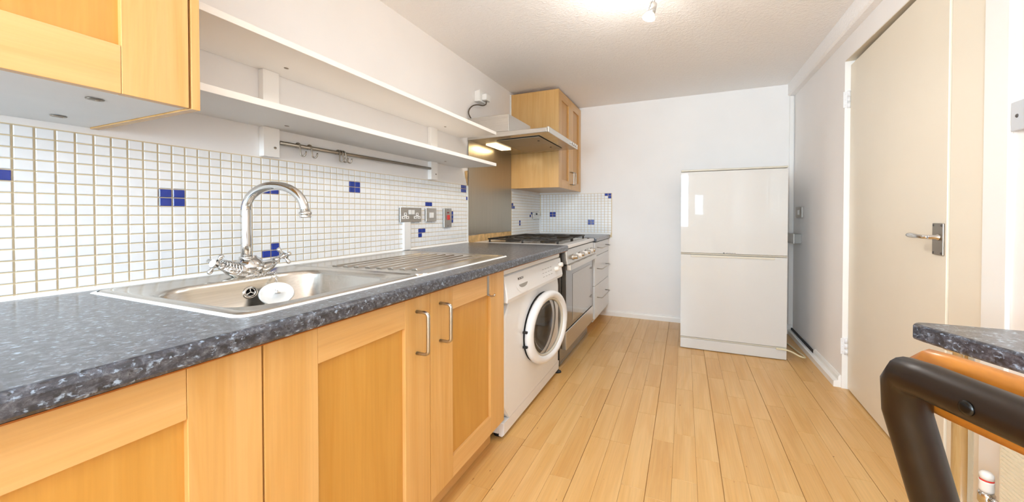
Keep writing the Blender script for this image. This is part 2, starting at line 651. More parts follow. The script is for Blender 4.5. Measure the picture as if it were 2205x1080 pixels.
mb = MB().prism([(2.438, 0.0), (2.438, 0.036), (2.446, 0.042), (2.462, 0.042), (2.462, 0.0)], DY1 + 0.01, YB, 'y')
bb = struct(link('baseboard_right', mb, 'gloss'), 'low white skirting between the door and the corner', 'skirting')
link('upper_strip', MB().prism([(2.462, 0.0), (2.462, 0.066), (2.470, 0.078), (XR, 0.078), (XR, 0.0)], DY1 + 0.01, 3.62, 'y'), 'gloss', bb)
link('skirting_gap_shade', bx(2.462, 2.474, 3.62, YB, 0.0, 0.058), 'dark', bb)['label'] = 'dark strip set in as the shade of the gap behind the skirting'  # solid strip whose dark colour makes the shade behind the skirting

# door: hinged at the far side, a crack open
HX, HY = 2.504, DY1 - 0.006
ang = math.radians(1.9)
Dm = Matrix.Translation((HX, HY, 0)) @ Matrix.Rotation(-ang, 4, 'Z')
mb = MB().box(0, 0.04, -(HY - DY0 - 0.006), 0, 0.008, DZ - 0.03, 0.002, Mx=Dm)
door = struct(link('door_1', mb, 'cream'), 'flat cream door with a chrome lever handle', 'door')


def dpt(x, y, z):
    return Dm @ Vector((x, y - HY, z))


for zc in (1.82, 0.27):
    mb = MB()
    for i, (a, b) in enumerate(((-0.053, -0.018), (-0.0175, 0.0175), (0.018, 0.053))):
        mb.lathe([(0.009, a), (0.009, b)], (HX - 0.008, DY1 - 0.005, zc), (0, 0, 1), seg=12)
    mb.box(HX - 0.036, HX - 0.008, DY1 - 0.006, DY1 - 0.0025, zc - 0.05, zc + 0.05, 0.001)
    for q in (-0.034, 0, 0.034):
        mb.lathe([(0.004, 0), (0.003, 0.0015)], (HX - 0.026, DY1 - 0.006, zc + q), (0, -1, 0), seg=8, mat='ink')
    mb.mats = ['white', 'ink']
    link('hinge', mb, None, door)
hp = link('handle_plate', MB().box(-0.006, 0, -(HY - 2.022), -(HY - 2.098), 0.942, 1.066, 0.002, Mx=Dm), 'worn_steel', door)
hp['label'] = 'worn nickel back plate'
for yy, zz in ((2.088, 1.058), (2.088, 0.95), (2.032, 0.95), (2.032, 1.058)):
    link('screw', MB().lathe([(0.005, 0), (0.003, 0.002)], dpt(-0.006, yy, zz), (-1, 0, 0), seg=8), 'ink', hp)
P0 = dpt(-0.006, 2.05, 1.012)
mb = MB()
mb.lathe([(0.015, 0), (0.015, 0.006), (0.010, 0.01), (0.009, 0.034)], P0, (-1, 0, 0), e1=(0, 1.2, 0), e2=(0, 0, 0.85), seg=16)
mb.tube([P0 + V(-0.03, -0.004, 0), P0 + V(-0.04, 0.02, 0), P0 + V(-0.043, 0.05, 0.001), P0 + V(-0.043, 0.075, 0.002), P0 + V(-0.043, 0.105, 0.003), P0 + V(-0.042, 0.125, 0.003)],
        0.01, 12, zs=0.85, radii=[0.009, 0.0095, 0.010, 0.0125, 0.0125, 0.006])
lv = link('lever', mb, 'chrome', door)
lv['label'] = 'chrome lever'

# ---------------------------------------------------------------- tiles
TP, TZ = 0.0372, 0.02885
TY0, TZ0 = 0.383, 0.8985
JY, JZ = 0.0046, 0.0034
ZT0, ZT1 = 0.886, 1.333
BLUE = {(8, 8), (9, 8), (8, 9), (9, 9), (17, 10), (18, 10), (29, 11), (30, 11), (29, 12), (30, 12), (17, 1), (18, 1), (18, 2),
        (46, 9), (47, 9), (44, 3), (45, 3), (44, 2), (54, 5), (54, 6), (54, 7), (58, 13), (59, 13), (58, 14), (59, 14), (60, 11), (-1, 10)}
link('grout_bed', bx(0, 0.003, -0.6, 2.64, ZT0 - 0.03, ZT1), 'grout', wall_left)


def tile_loops(wy, wz):
    hy, hz = wy / 2, wz / 2
    def lp(x, i):
        return [(x, -hy + i, -hz + i), (x, hy - i, -hz + i), (x, hy - i, hz - i), (x, -hy + i, hz - i)]
    return [lp(0.0, 0), lp(0.0035, 0), lp(0.005, 0.0014)]


def tile_mesh(name, wy, wz, mat):
    mb = MB().loft(tile_loops(wy, wz), cap1=True)
    me = bpy.data.meshes.new(name)
    mb.bm.to_mesh(me)
    mb.bm.free()
    me.materials.append(M[mat])
    return me


tm = {('tile', 0): tile_mesh('tile', TP - JY, TZ - JZ, 'tile'), ('blue', 0): tile_mesh('blue_tile', TP - JY, TZ - JZ, 'blue')}
tm[('tile', 1)] = tile_mesh('cut_tile', TP - JY, 0.0108, 'tile')
rest = MB()
rt = random.Random(3)


def add_tile_to(mb, cx_, cz, wy, wz, mat='tile', back=False):
    lps = []
    for lp in tile_loops(wy, wz):
        if back:
            lps.append([(cx_ + p[1], YB - 0.002 - p[0], cz + p[2]) for p in lp][::-1])
        else:
            lps.append([(0.002 + p[0], cx_ + p[1], cz + p[2]) for p in lp])
    rings = mb.loft(lps, mat=mat, cap1=True)


LASTCOL = 60
for k in range(-27, LASTCOL + 1):
    for r_ in range(-1, 15):
        cy_ = TY0 + TP * (k + 0.5)
        cut = r_ == -1
        cz = TZ0 + TZ * (r_ + 0.5) if not cut else TZ0 - JZ / 2 - 0.0054
        blue = (k, r_) in BLUE
        if (-1 <= k <= 15) or blue:
            o = bpy.data.objects.new('tile', tm[('blue' if blue else 'tile', 1 if cut else 0)])
            COL.objects.link(o)
            o.parent = wall_left
            o.location = (0.002 + 0.0006 * rt.random(), cy_, cz)
            o.rotation_euler = (0, rt.uniform(-0.006, 0.006), rt.uniform(-0.006, 0.006))
        else:
            w_ = TP - JY
            if k == LASTCOL and not blue:
                w_ = 0.012
                cy_ -= 0.008
            add_tile_to(rest, cy_, cz, w_, 0.0108 if cut else TZ - JZ)
o = link('mosaic_tiling', rest, 'tile', wall_left)
o['kind'] = 'stuff'
# beyond the cooker, on both walls of the corner
link('grout_bed', bx(0, 0.003, 3.47, YB, ZT0 - 0.03, ZT1), 'grout', wall_left)
link('grout_bed', bx(0, 0.838, YB - 0.003, YB, ZT0 - 0.03, ZT1 + 0.006), 'grout', wall_back)
far_l, far_b = MB(), MB()
BL_L = {(0, 10), (0, 9), (1, 9), (5, 4), (5, 3), (14, 7), (13, 6)}
BL_B = {(3, 6), (4, 6), (3, 7), (4, 7), (15, 3), (16, 3), (15, 4), (16, 4), (20, 14), (21, 14), (21, 13)}
for k in range(22):
    for r_ in range(0, 15):
        add_tile_to(far_l, 3.488 + TP * (k + 0.5), ZT0 + 0.016 + TZ * (r_ + 0.5), TP - JY, TZ - JZ, 'blue' if (k, r_) in BL_L else 'tile')
for k in range(22):
    for r_ in range(0, 15):
        add_tile_to(far_b, 0.014 + TP * (k + 0.5), ZT0 + 0.018 + TZ * (r_ + 0.5), TP - JY, TZ - JZ, 'blue' if (k, r_) in BL_B else 'tile', True)
far_l.mats = ['tile', 'blue'] if far_l.mats[0] == 'tile' else ['blue', 'tile']
o = link('mosaic_tiling', far_l, None, wall_left)
o['kind'] = 'stuff'
o = link('mosaic_tiling', far_b, None, wall_back)
o['kind'] = 'stuff'
link('sealant_bead', MB().prism([(0.002, 0.884), (0.014, 0.886), (0.011, 0.889), (0.0075, 0.8945), (0.002, 0.896)], -0.6, 2.645, 'y'), 'sealant', wall_left)
link('sealant_bead', MB().prism([(0.002, 0.886), (0.014, 0.886), (0.0075, 0.9), (0.002, 0.902)], 3.6, YB, 'y'), 'sealant', wall_left)
link('sealant_bead', MB().prism([(YB - 0.002, 0.886), (YB - 0.014, 0.886), (YB - 0.0075, 0.9), (YB - 0.002, 0.904)], 0.01, 0.825, 'x'), 'sealant', wall_back)
link('edge_trim', bx(0, 0.009, 2.632, 2.644, 0.89, 1.33, 0.001), 'gloss', wall_left)
link('corner_strip', bx(0.004, 0.018, YB - 0.02, YB - 0.004, 0.9, 1.09, 0.002), 'gloss', wall_left)
mb = MB()
mb.prism([(2.646, 0.88), (3.468, 0.88), (3.468, 0.944), (3.3, 0.947), (3.1, 0.943), (2.9, 0.946), (2.75, 0.936), (2.646, 0.938)], 0.0, 0.006, 'x')
link('bare_plaster', mb, 'plaster', wall_left)['label'] = 'bare plaster strip under the steel splashback'
mb = MB().prism([(2.6, 1.44), (2.646, 1.45), (2.646, 1.335), (2.64, 1.3), (2.634, 1.34), (2.622, 1.37), (2.606, 1.4)], 0.0, 0.002, 'x')
link('bare_plaster', mb, 'plaster', wall_left)['label'] = 'chipped plaster beside the splashback'

# ---------------------------------------------------------------- maple doors
def shaker(name, x, y0, y1, z0, z1, st, rails, parent, t=0.02, mats=('maple_z', 'maple_y', 'maple_panel')):
    """Framed door facing +x: the root mesh is the recessed panel, with stiles and rails as its parts."""
    d = link(name, bx(x - t + 0.002, x - 0.012, y0 + st - 0.01, y1 - st + 0.01, z0 + rails[0] - 0.01, z1 - rails[1] + 0.01), mats[2], parent)
    e = 0.0012
    for a, b in ((y0, y0 + st), (y1 - st, y1)):
        link('stile', bx(x - t, x, a, b, z0, z1, e), mats[0], d)
    for a, b in ((z0, z0 + rails[0]), (z1 - rails[1], z1)):
        link('rail', bx(x - t + 0.0005, x - 0.0003, y0 + st + 0.0006, y1 - st - 0.0006, a, b, e), mats[1], d)
    return d


def bar_handle(x, y, z0, z1, parent, out=0.045, r=0.0065, name='handle'):
    f = 0.016
    pts = [(x - 0.002, y, z1), (x + out - f, y, z1)]
    for k in range(1, 6):
        a = PI / 2 * k / 5
        pts.append((x + out - f + f * math.sin(a), y, z1 - f * 0.75 + f * 0.75 * math.cos(a)))
    for k in range(6):
        a = PI / 2 * k / 5
        pts.append((x + out - f + f * math.cos(a), y, z0 + f * 0.75 - f * 0.75 * math.sin(a)))
    pts.append((x - 0.002, y, z0))
    return link(name, MB().tube(pts, r, 10, zs=0.8), 'satin', parent)


# base cabinets ----------------------------------------------------------
DX = 0.775
ZB, ZTOP = 0.12, 0.838
c1 = thing('base_cabinet', (0.4, -0.05, 0), 'maple base cabinet nearest the viewer, under the bare worktop left of the sink', 'cabinet')
mb = MB()
for y0, y1 in ((-0.63, -0.612), (-0.066, -0.048), (0.494, 0.512)):
    mb.box(0.02, 0.752, y0, y1, 0.1, 0.8445)
mb.box(0.02, 0.752, -0.612, 0.494, 0.1, 0.118)
mb.box(0.02, 0.03, -0.612, 0.494, 0.118, 0.8445)
link('carcass', mb, 'panel_lin', c1)
shaker('door', DX, -0.063, 0.5105, ZB, ZTOP, 0.13, (0.085, 0.092), c1)
d_ = shaker('door', DX, -0.628, -0.066, ZB, ZTOP, 0.13, (0.085, 0.092), c1)
bar_handle(DX, -0.13, 0.66, 0.79, d_)
link('plinth', bx(0.66, 0.678, -0.63, 0.512, 0.002, 0.1), 'maple_y', c1)
link('plinth_back', bx(0.05, 0.066, -0.63, 0.512, 0.0, 0.1), 'panel_lin', c1)

c2 = thing('base_cabinet', (0.4, 1.09, 0), 'maple double-door base cabinet under the sink, with two D-shaped handles', 'cabinet')
mb = MB()
for y0, y1 in ((0.515, 0.533), (1.65, 1.668)):
    mb.box(0.02, 0.752, y0, y1, 0.1, 0.8445)
mb.box(0.02, 0.752, 0.533, 1.65, 0.1, 0.118)
mb.box(0.02, 0.03, 0.533, 1.65, 0.118, 0.8445)
link('carcass', mb, 'panel_lin', c2)
dl = shaker('door', DX, 0.5145, 1.0815, ZB, ZTOP, 0.128, (0.085, 0.088), c2)
dr = shaker('door', DX, 1.0845, 1.668, ZB, ZTOP, 0.137, (0.08, 0.088), c2)
bar_handle(DX, 1.01, 0.656, 0.79, dl)
bar_handle(DX, 1.14, 0.658, 0.79, dr)
link('plinth', bx(0.69, 0.708, 0.512, 1.655, 0.002, 0.1), 'maple_y', c2)
link('plinth_back', bx(0.05, 0.066, 0.53, 1.655, 0.0, 0.1), 'panel_lin', c2)
# over-door hook
mb = MB()
mb.box(0.7752, 0.7766, 1.496, 1.514, 0.748, 0.8395)
mb.box(0.753, 0.7766, 1.496, 1.514, 0.8385, 0.8399)
mb.tube([(0.776, 1.505, 0.752), (0.781, 1.505, 0.747), (0.797, 1.505, 0.746), (0.806, 1.505, 0.749), (0.809, 1.505, 0.757)], 0.0042, 8, zs=0.8)
h = link('door_hook', mb, 'satin', loc=(0.776, 1.505, 0.748))
tag(h, 'small metal hook hung over the top of the right sink cabinet door', 'hook')

# worktop with a cut-out for the bowl -----------------------------------------
ZW = 0.886


def nose(x0, xf, z0, z1, r=0.012):
    pts = [(x0, z0), (xf - r * 0.5, z0)]
    pts += [(xf - r * 0.5 + r * 0.5 * math.sin(a), z0 + r * 0.5 - r * 0.5 * math.cos(a)) for a in (PI / 4, PI / 2)]
    pts += [(xf - r + r * math.cos(a), z1 - r + r * math.sin(a)) for a in (0, PI / 8, PI / 4, 3 * PI / 8, PI / 2)]
    pts += [(x0, z1)]
    return pts


BX0, BX1, BY0, BY1 = 0.2, 0.655, 0.55, 1.075      # bowl opening
t = thing('worktop', (0.4, 1.05, 0.848), 'long speckled grey worktop holding the steel sink', 'worktop')
mb = MB()
mb.prism(nose(BX1 + 0.004, 0.813, 0.848, ZW), -0.62, 2.656, 'y')
mb.box(0.0, BX0 - 0.004, -0.62, 2.656, 0.848, ZW)
mb.box(BX0 - 0.004, BX1 + 0.004, -0.62, BY0 - 0.004, 0.848, ZW)
mb.box(BX0 - 0.004, BX1 + 0.004, BY1 + 0.004, 2.656, 0.848, ZW)
link('slab', mb, 'granite', t)
link('lower_edge', bx(0.79, 0.8085, -0.62, 2.656, 0.8455, 0.848), 'copper', t)['label'] = 'thin brown line along the lower edge'
OFFW = t
mb = MB().prism(nose(0.0, 0.818, 0.85, 0.888), 3.592, YB, 'y', bev=0.004)
w2 = link('worktop', mb, 'granite', loc=(0.4, 3.95, 0.85))
tag(w2, 'short speckled grey worktop in the far corner beyond the cooker', 'worktop')

# sink ---------------------------------------------------------------------
sk = thing('sink', (0.4, 1.17, ZW), 'stainless steel inset sink with a single bowl and ribbed drainer', 'sink')
SX0, SX1, SY0, SY1 = 0.05, 0.715, 0.51, 1.835
zr = ZW + 0.005
mb = MB()
oz = [rrect(SX0, SX1, SY0, 1.115, 0.03, 0.04, ZW + 0.0004), rrect(SX0 + 0.004, SX1 - 0.004, SY0 + 0.005, 1.115, 0.03, 0.04, zr),
      rrect(SX0 + 0.018, SX1 - 0.016, SY0 + 0.022, 1.112, 0.03, 0.04, zr), rrect(SX0 + 0.024, SX1 - 0.022, SY0 + 0.03, 1.108, 0.03, 0.04, zr - 0.003),
      rrect(BX0 - 0.008, BX1 + 0.008, BY0 - 0.01, BY1 + 0.008, 0.09, 0.12, zr - 0.003), rrect(BX0, BX1, BY0, BY1, 0.085, 0.115, zr - 0.006),
      rrect(BX0 + 0.004, BX1 - 0.004, BY0 + 0.006, BY1 - 0.006, 0.085, 0.115, zr - 0.02),
      rrect(BX0 + 0.02, BX1 - 0.02, BY0 + 0.025, BY1 - 0.025, 0.085, 0.115, 0.757), rrect(BX0 + 0.035, BX1 - 0.035, BY0 + 0.045, BY1 - 0.045, 0.08, 0.11, 0.745),
      rrect(BX0 + 0.07, BX1 - 0.07, BY0 + 0.09, BY1 - 0.09, 0.07, 0.09, 0.741)]
mb.loft(oz, smooth=True, cap1=True)
link('bowl', mb, 'steel', sk)
mb = MB()
dz = [rrect(SX0, SX1, 1.113, SY1, 0.03, 0.04, ZW + 0.0004), rrect(SX0 + 0.004, SX1 - 0.004, 1.113, SY1 - 0.005, 0.03, 0.04, zr),
      rrect(SX0 + 0.018, SX1 - 0.016, 1.116, SY1 - 0.022, 0.03, 0.04, zr), rrect(SX0 + 0.024, SX1 - 0.022, 1.12, SY1 - 0.03, 0.03, 0.04, zr - 0.003),
      rrect(0.19, 0.645, 1.135, SY1 - 0.07, 0.03, 0.04, zr - 0.003), rrect(0.194, 0.641, 1.14, SY1 - 0.076, 0.03, 0.04, zr - 0.0046)]
mb.loft(dz, smooth=False, cap1=True)
dn = link('drainer', mb, 'steel', sk)
for k in range(8):
    xx = 0.225 + 0.054 * k
    mb = MB().prism([(xx - 0.016, zr - 0.0046), (xx - 0.009, zr + 0.0015), (xx + 0.009, zr + 0.0015), (xx + 0.016, zr - 0.0046)], 1.175 + 0.006 * k, 1.74, 'y', bev=0.002)
    link('ridge', mb, 'steel', dn)
mb = MB()
sl = [rrect(SX0 - 0.001, SX1 + 0.001, SY0 - 0.001, SY1 + 0.001, 0.03, 0.04, ZW + 0.003), rrect(SX0 - 0.006, SX1 + 0.007, SY0 - 0.009, SY1 + 0.006, 0.034, 0.044, ZW + 0.002),
      rrect(SX0 - 0.009, SX1 + 0.011, SY0 - 0.013, SY1 + 0.009, 0.036, 0.046, ZW)]
mb.loft(sl[::-1])
link('sealant_line', mb, 'sealant', sk)['label'] = 'white sealant line around the rim'
mb = MB()
ov = V(BX0 + 0.009, 0.84, 0.838)
tl = V(0.985, 0, 0.16).normalized()
e_y, e_z = V(0, 1, 0), V(-0.16, 0, 0.985)
mb.lathe([(0.024, 0), (0.024, 0.003), (0.020, 0.005), (0.0145, 0.004), (0.014, 0.001)], ov, tl, e_y, e_z * 0.85, 24, caps=False)
ovr = link('overflow', mb, 'chrome', sk)
link('overflow_hole', MB().lathe([(0.0145, 0.0012), (0, 0.0012)], ov, tl, e_y, e_z * 0.85, 20), 'dark', ovr)
mb = MB()
for a in (90, 210, 330):
    q = math.radians(a)
    mb.tube([ov + tl * 0.003, ov + tl * 0.003 + e_y * 0.0145 * math.cos(q) + e_z * 0.0123 * math.sin(q)], 0.002, 6)
link('overflow_grille', mb, 'chrome', ovr)
mb = MB().lathe([(0.06, 0.0), (0.058, 0.003), (0.045, 0.002), (0.03, -0.004), (0, -0.004)], (0.43, 0.81, 0.7415), (0, 0, 1), (1, 0, 0), (0, 1, 0), 24)
link('waste', mb, 'chrome', sk)

# tap -----------------------------------------------------------------------
TX, TY = 0.155, 0.872
tap = thing('mixer_tap', (TX, TY, zr), 'chrome swan-neck mixer tap with two cross-head handles on the sink', 'tap')
mb = MB()
K = 1.36
mb.lathe([(0.030, 0.0), (0.031, 0.004), (0.026, 0.008), (0.029, 0.014), (0.034, 0.026), (0.033, 0.04), (0.028, 0.052), (0.021, 0.061), (0.0165, 0.066), (0.0165, 0.07)],
         (TX, TY, zr - 0.003), (0, 0, 1), (K * 1.05, 0, 0), (0, K * 1.02, 0), 28)
for sgn in (-1, 1):
    mb.tube([(TX, TY, 0.908), (TX + 0.004, TY + sgn * 0.04, 0.909), (TX + 0.006, TY + sgn * 0.065, 0.917), (TX + 0.008, TY + sgn * 0.088, 0.93)], 0.02, 14, zs=0.75, radii=[0.040, 0.036, 0.026, 0.015])
link('body', mb, 'chrome', tap)
sd = V(0.978, 0.208, 0)
sx, sy_, szc = TX + 0.008, TY - 0.017, 0
base = V(TX + 0.008, TY - 0.015, 0)
pts = [base + V(0, 0, 0.945), base + V(0, 0, 1.0), base + V(0, 0, 1.06), base + V(0, 0, 1.115)]
Rr_, Rz_ = 0.118, 0.083
for k in range(1, 17):
    a = PI * k / 16 * 0.97
    pts.append(base + sd * (Rr_ - Rr_ * math.cos(a)) + V(0, 0, 1.118 + Rz_ * math.sin(a)))
pts.append(pts[-1] + V(sd.x * 0.004, sd.y * 0.004, -0.018))
spout = link('spout', MB().tube(pts, 0.0165, 18, zs=1.0, radii=[0.0165] * 4 + [0.0158] * 8 + [0.0145] * 9), 'chrome', tap)
tipo = pts[-1]
mb = MB().lathe([(0.0145, 0.006), (0.019, 0.003), (0.0205, -0.001), (0.018, -0.006), (0.0165, -0.008), (0.0185, -0.012), (0.017, -0.016), (0.012, -0.016)], tipo, (0, 0, 1), (1, 0, 0), (0, 1, 0), 20)
link('nozzle', mb, 'chrome', spout)
mb = MB().lathe([(0.021, 0.0), (0.0225, 0.003), (0.021, 0.007), (0.0175, 0.009)], base + V(0, 0, 0.949), (0, 0, 1), (1, 0, 0), (0, 1, 0), 20)
link('collar', mb, 'chrome', spout)
for sgn, dirv, L in ((-1, V(0.10, -1, 0.42), 0.032), (1, V(-0.02, 1, 0.44), 0.044)):
    o_ = V(TX + 0.008, TY + sgn * 0.086, 0.929)
    ax = dirv.normalized()
    mb = MB()
    mb.lathe([(0.0125, 0.0), (0.0125, 0.012), (0.0105, 0.016), (0.0065, 0.018), (0.0055, L - 0.012), (0.011, L - 0.008), (0.012, L), (0.010, L + 0.006)], o_, ax, seg=14)
    hub = o_ + ax * (L - 0.002)
    e1 = ax.cross(V(0, 0, 1)).normalized()
    e2 = e1.cross(ax).normalized()
    for q in range(4):
        a = math.radians(20 + 90 * q)
        u = e1 * math.cos(a) * 1.15 + e2 * math.sin(a) * 0.9
        mb.tube([hub + u * 0.006, hub + u * 0.02, hub + u * 0.026, hub + u * 0.034, hub + u * 0.039], 0.005, 10, radii=[0.006, 0.005, 0.0075, 0.008, 0.004])
    hd = link('handle', mb, 'chrome', tap)
    mb = MB().lathe([(0.0135, 0), (0.0135, 0.003), (0.010, 0.006), (0, 0.007)], o_ + ax * (L + 0.006), ax, seg=18)
    link('handle_cap', mb, 'white_plastic', hd)['label'] = 'white porcelain cap'

# plug on its chain
pn = V(0.86, -0.36, 0.36).normalized()
pc = V(0.262, 0.898, 0.827)
e1 = V(0, 0, 1).cross(pn).normalized()
e2 = pn.cross(e1).normalized()
pl = thing('sink_plug', pc - V(0, 0, 0.04), 'white disc plug on a chrome chain hanging in the sink bowl', 'plug')
mb = MB().lathe([(0.030, -0.010), (0.034, -0.002), (0.041, -0.001), (0.0425, 0.001), (0.0415, 0.0035), (0.039, 0.0035), (0.036, 0.0018), (0.014, 0.0022), (0.009, 0.006), (0, 0.007)], pc, pn, e1 * 1.3, e2 * 0.93, 36)
link('disc', mb, 'white_plastic', pl)


def chain(pts, n, r, wire, name, parent):
    mb = MB()
    P = [Vector(p) for p in pts]
    L = [0.0]
    for a, b in zip(P, P[1:]):
        L.append(L[-1] + (b - a).length)

    def at(s):
        for i in range(len(P) - 1):
            if s <= L[i + 1] or i == len(P) - 2:
                f = (s - L[i]) / max(L[i + 1] - L[i], 1e-9)
                return P[i].lerp(P[i + 1], f), (P[i + 1] - P[i]).normalized()
    for k in range(n):
        c, d = at(L[-1] * (k + 0.5) / n)
        side = d.cross(V(0.3, 0.2, 1)).normalized()
        if k % 2:
            side = d.cross(side).normalized()
        half = L[-1] / n * 0.62
        mb.tube([c + d * half * math.cos(2 * PI * i / 10) + side * r * math.sin(2 * PI * i / 10) for i in range(10)], wire, 5, closed=True)
    o = link(name, mb, 'chrome', parent)
    return o


cp = [(TX + 0.045, TY - 0.085, 0.925), (TX + 0.05, TY - 0.06, 0.903), (TX + 0.052, TY - 0.03, 0.8925), (TX + 0.052, TY + 0.01, 0.892), (TX + 0.045, TY + 0.045, 0.895), (TX + 0.045, TY + 0.06, 0.8945), (BX0 + 0.018, 0.93, 0.882), (BX0 + 0.045, 0.905, 0.85), tuple(pc + pn * 0.008)]
chain(cp, 26, 0.0045, 0.0013, 'chain', pl)
mb = MB()
for k in range(6):
    c = V(TX + 0.007, TY - 0.05 - 0.008 * k, 0.917 + 0.004 * k)
    rr = 0.029 - 0.0022 * k
    mb.tube([c + V(rr * 1.1 * math.cos(2 * PI * i / 14), 0.006 * math.sin(2 * PI * i / 14) + 0.004 * math.cos(4 * PI * i / 14), rr * 0.8 * math.sin(2 * PI * i / 14)) for i in range(14)], 0.0022, 6, closed=True)
link('chain_coil', mb, 'chrome', pl)
mb = MB().tube([pc + pn * 0.006 + e1 * 0.008 * math.cos(2 * PI * i / 12) + pn * (0.006 + 0.008 * math.sin(2 * PI * i / 12)) for i in range(12)], 0.0016, 6, closed=True)
link('ring', mb, 'chrome', pl)

# ---------------------------------------------------------------- wall cabinet, left
wc = thing('wall_cabinet', (0.25, 0.1, 1.349), 'pale maple wall cabinet at the top left corner, left of the open shelves', 'cabinet')
zc0, zc1 = 1.349, 2.16
mb = MB()
mb.box(0.001, 0.486, -0.48, 0.524, zc0 + 0.002, zc0 + 0.02)
mb.box(0.001, 0.486, -0.48, 0.524, zc1 - 0.018, zc1)
mb.box(0.001, 0.486, -0.48, -0.462, zc0 + 0.02, zc1 - 0.018)
mb.box(0.001, 0.486, 0.506, 0.524, zc0 + 0.02, zc1 - 0.018)
mb.box(0.001, 0.01, -0.462, 0.506, zc0 + 0.02, zc1 - 0.018)
link('carcass', mb, 'panel_lin', wc)
link('end_panel', bx(0.001, 0.507, 0.5265, 0.5445, zc0 - 0.001, zc1 + 0.001, 0.001), 'maple_z', wc)
d_ = shaker('door', 0.507, 0.024, 0.5215, zc0, zc1, 0.118, (0.098, 0.098), wc)
shaker('door', 0.507, -0.477, 0.021, zc0, zc1, 0.118, (0.098, 0.098), wc)
for x, y in ((0.40, 0.40), (0.12, 0.43)):
    mb = MB()
    mb.lathe([(0.012, 0), (0.011, 0.0015), (0, 0.0015)], (x, y, zc0 + 0.0005), (0, 0, -1), (1, 0, 0), (0, 1.3, 0), 12)
    mb.lathe([(0.005, 0.0015), (0.004, 0.0028)], (x, y + 0.004, zc0 + 0.0005), (0, 0, -1), (1, 0, 0), (0, 1, 0), 8)
    link('screw', mb, 'worn_steel', wc)

# ---------------------------------------------------------------- open shelves on uprights
sh = thing('shelf_unit', (0.1, 1.55, 1.337), 'two long white open shelves on white uprights above the mosaic tiles', 'shelf')
for z in (1.456, 1.684):
    b = link('shelf_board', bx(0.0015, 0.303, 0.55, 2.545, z, z + 0.022, 0.0012), 'shelf', sh)
    for y in (1.05, 2.17):
        link('screw', MB().lathe([(0.007, 0), (0.006, 0.0016), (0, 0.0016)], (0.112, y, z - 0.0002), (0, 0, -1), (1, 0, 0), (0, 1.4, 0), 10), 'worn_steel', b)
for y0, y1 in ((1.01, 1.078), (2.128, 2.2)):
    mb = MB()
    for a, b in ((1.337, 1.4555), (1.4785, 1.6835)):
        mb.box(0.001, 0.03, y0, y1, a, b, 0.0015)
    u = link('upright', mb, 'shelf', sh)
    link('screw', MB().lathe([(0.005, 0), (0.004, 0.0015), (0, 0.0015)], (0.03, y1 - 0.02, 1.375), (1, 0, 0), (0, 1.3, 0), (0, 0, 1), 10), 'worn_steel', u)
rail_ = link('hanging_rail', MB().tube([(0.022, 1.079, 1.401), (0.022, 2.127, 1.4075)], 0.0095, 14, zs=0.85), 'worn_steel', loc=(0.022, 1.6, 1.4))
tag(rail_, 'thin metal hanging rail fixed between the two shelf uprights', 'rail')


def hook_mesh(y, tilt):
    mb = MB()
    pts = []
    zt = 1.4015 + 0.0062 * (y - 1.079)
    for k in range(9):
        a = math.radians(215 - 215 * k / 8)
        pts.append(V(0.022 + 0.0135 * math.cos(a), 0, zt + 0.0115 * math.sin(a)))
    pts.append(V(0.0365, 0, zt - 0.014))
    pts.append(V(0.0375, 0.0, zt - 0.028))
    pts.append(V(0.038, 0.0, zt - 0.036))
    for k in range(1, 9):
        a = PI + PI * k / 8
        pts.append(V(0.038 + 0.009 + 0.009 * math.cos(a), 0.0012 * k, zt - 0.037 + 0.009 * math.sin(a)))
    pts.append(pts[-1] + V(0.001, 0.001, 0.006))
    pts.append(pts[-1] + V(0.001, 0.001, 0.006))
    out = []
    for p in pts:
        out.append(V(p.x, y + p.y + tilt * (zt - p.z), p.z))
    mb.tube(out, 0.0034, 8)
    return mb


for i, (y, tl_, lab) in enumerate(((1.165, 0.05, 'first S-hook on the hanging rail, counted from the near upright'), (1.222, 0.05, 'second S-hook on the hanging rail, just beyond the first'),
                                   (1.378, -0.1, 'near hook of the bunch of three on the rail'), (1.395, 0.05, 'middle hook of the bunch of three on the rail'), (1.412, 0.25, 'far hook of the bunch of three on the rail'))):
    o = link('s_hook', hook_mesh(y, tl_), 'worn_steel', loc=(0.03, y, 1.4))
    tag(o, lab, 'hook', 'hooks on the hanging rail')

# ---------------------------------------------------------------- splashback, hood, wall cabinet right
sp = link('splashback', bx(0.0065, 0.0085, 2.647, 3.466, 0.942, 1.69), 'steel_z', loc=(0.007, 3.05, 0.942))
sp.name = 'steel_splashback'
tag(sp, 'brushed steel splashback panel on the wall behind the cooker', 'splashback')

hd = thing('cooker_hood', (0.3, 3.05, 1.68), 'stainless steel cooker hood above the cooker with a lit lamp', 'hood')
HY0, HY1, HZ0 = 2.645, 3.466, 1.685
mb = MB()
mb.prism([(0.001, HZ0), (0.655, HZ0 + 0.012), (0.655, HZ0 + 0.044), (0.001, HZ0 + 0.044)], HY0, HY1, 'y', bev=0.003)
link('canopy', mb, 'steel_x', hd)
link('front_panel', bx(0.6565, 0.672, HY0 - 0.002, HY1 + 0.002, HZ0 + 0.008, HZ0 + 0.05, 0.004), 'steel', hd)
for yy in (3.22, 3.29, 3.35, 3.41):
    link('switch', MB().lathe([(0.010, 0), (0.009, 0.008), (0.006, 0.01)], (0.672, yy, HZ0 + 0.03), (1, 0, 0), seg=12), 'white_plastic', hd)
mb = MB()
mb.prism([(0.001, HZ0 + 0.045), (0.353, HZ0 + 0.045), (0.353, 1.857), (0.001, 1.857)], HY0 + 0.006, 3.1, 'y', bev=0.002)
link('motor_housing', mb, 'steel_x', hd)
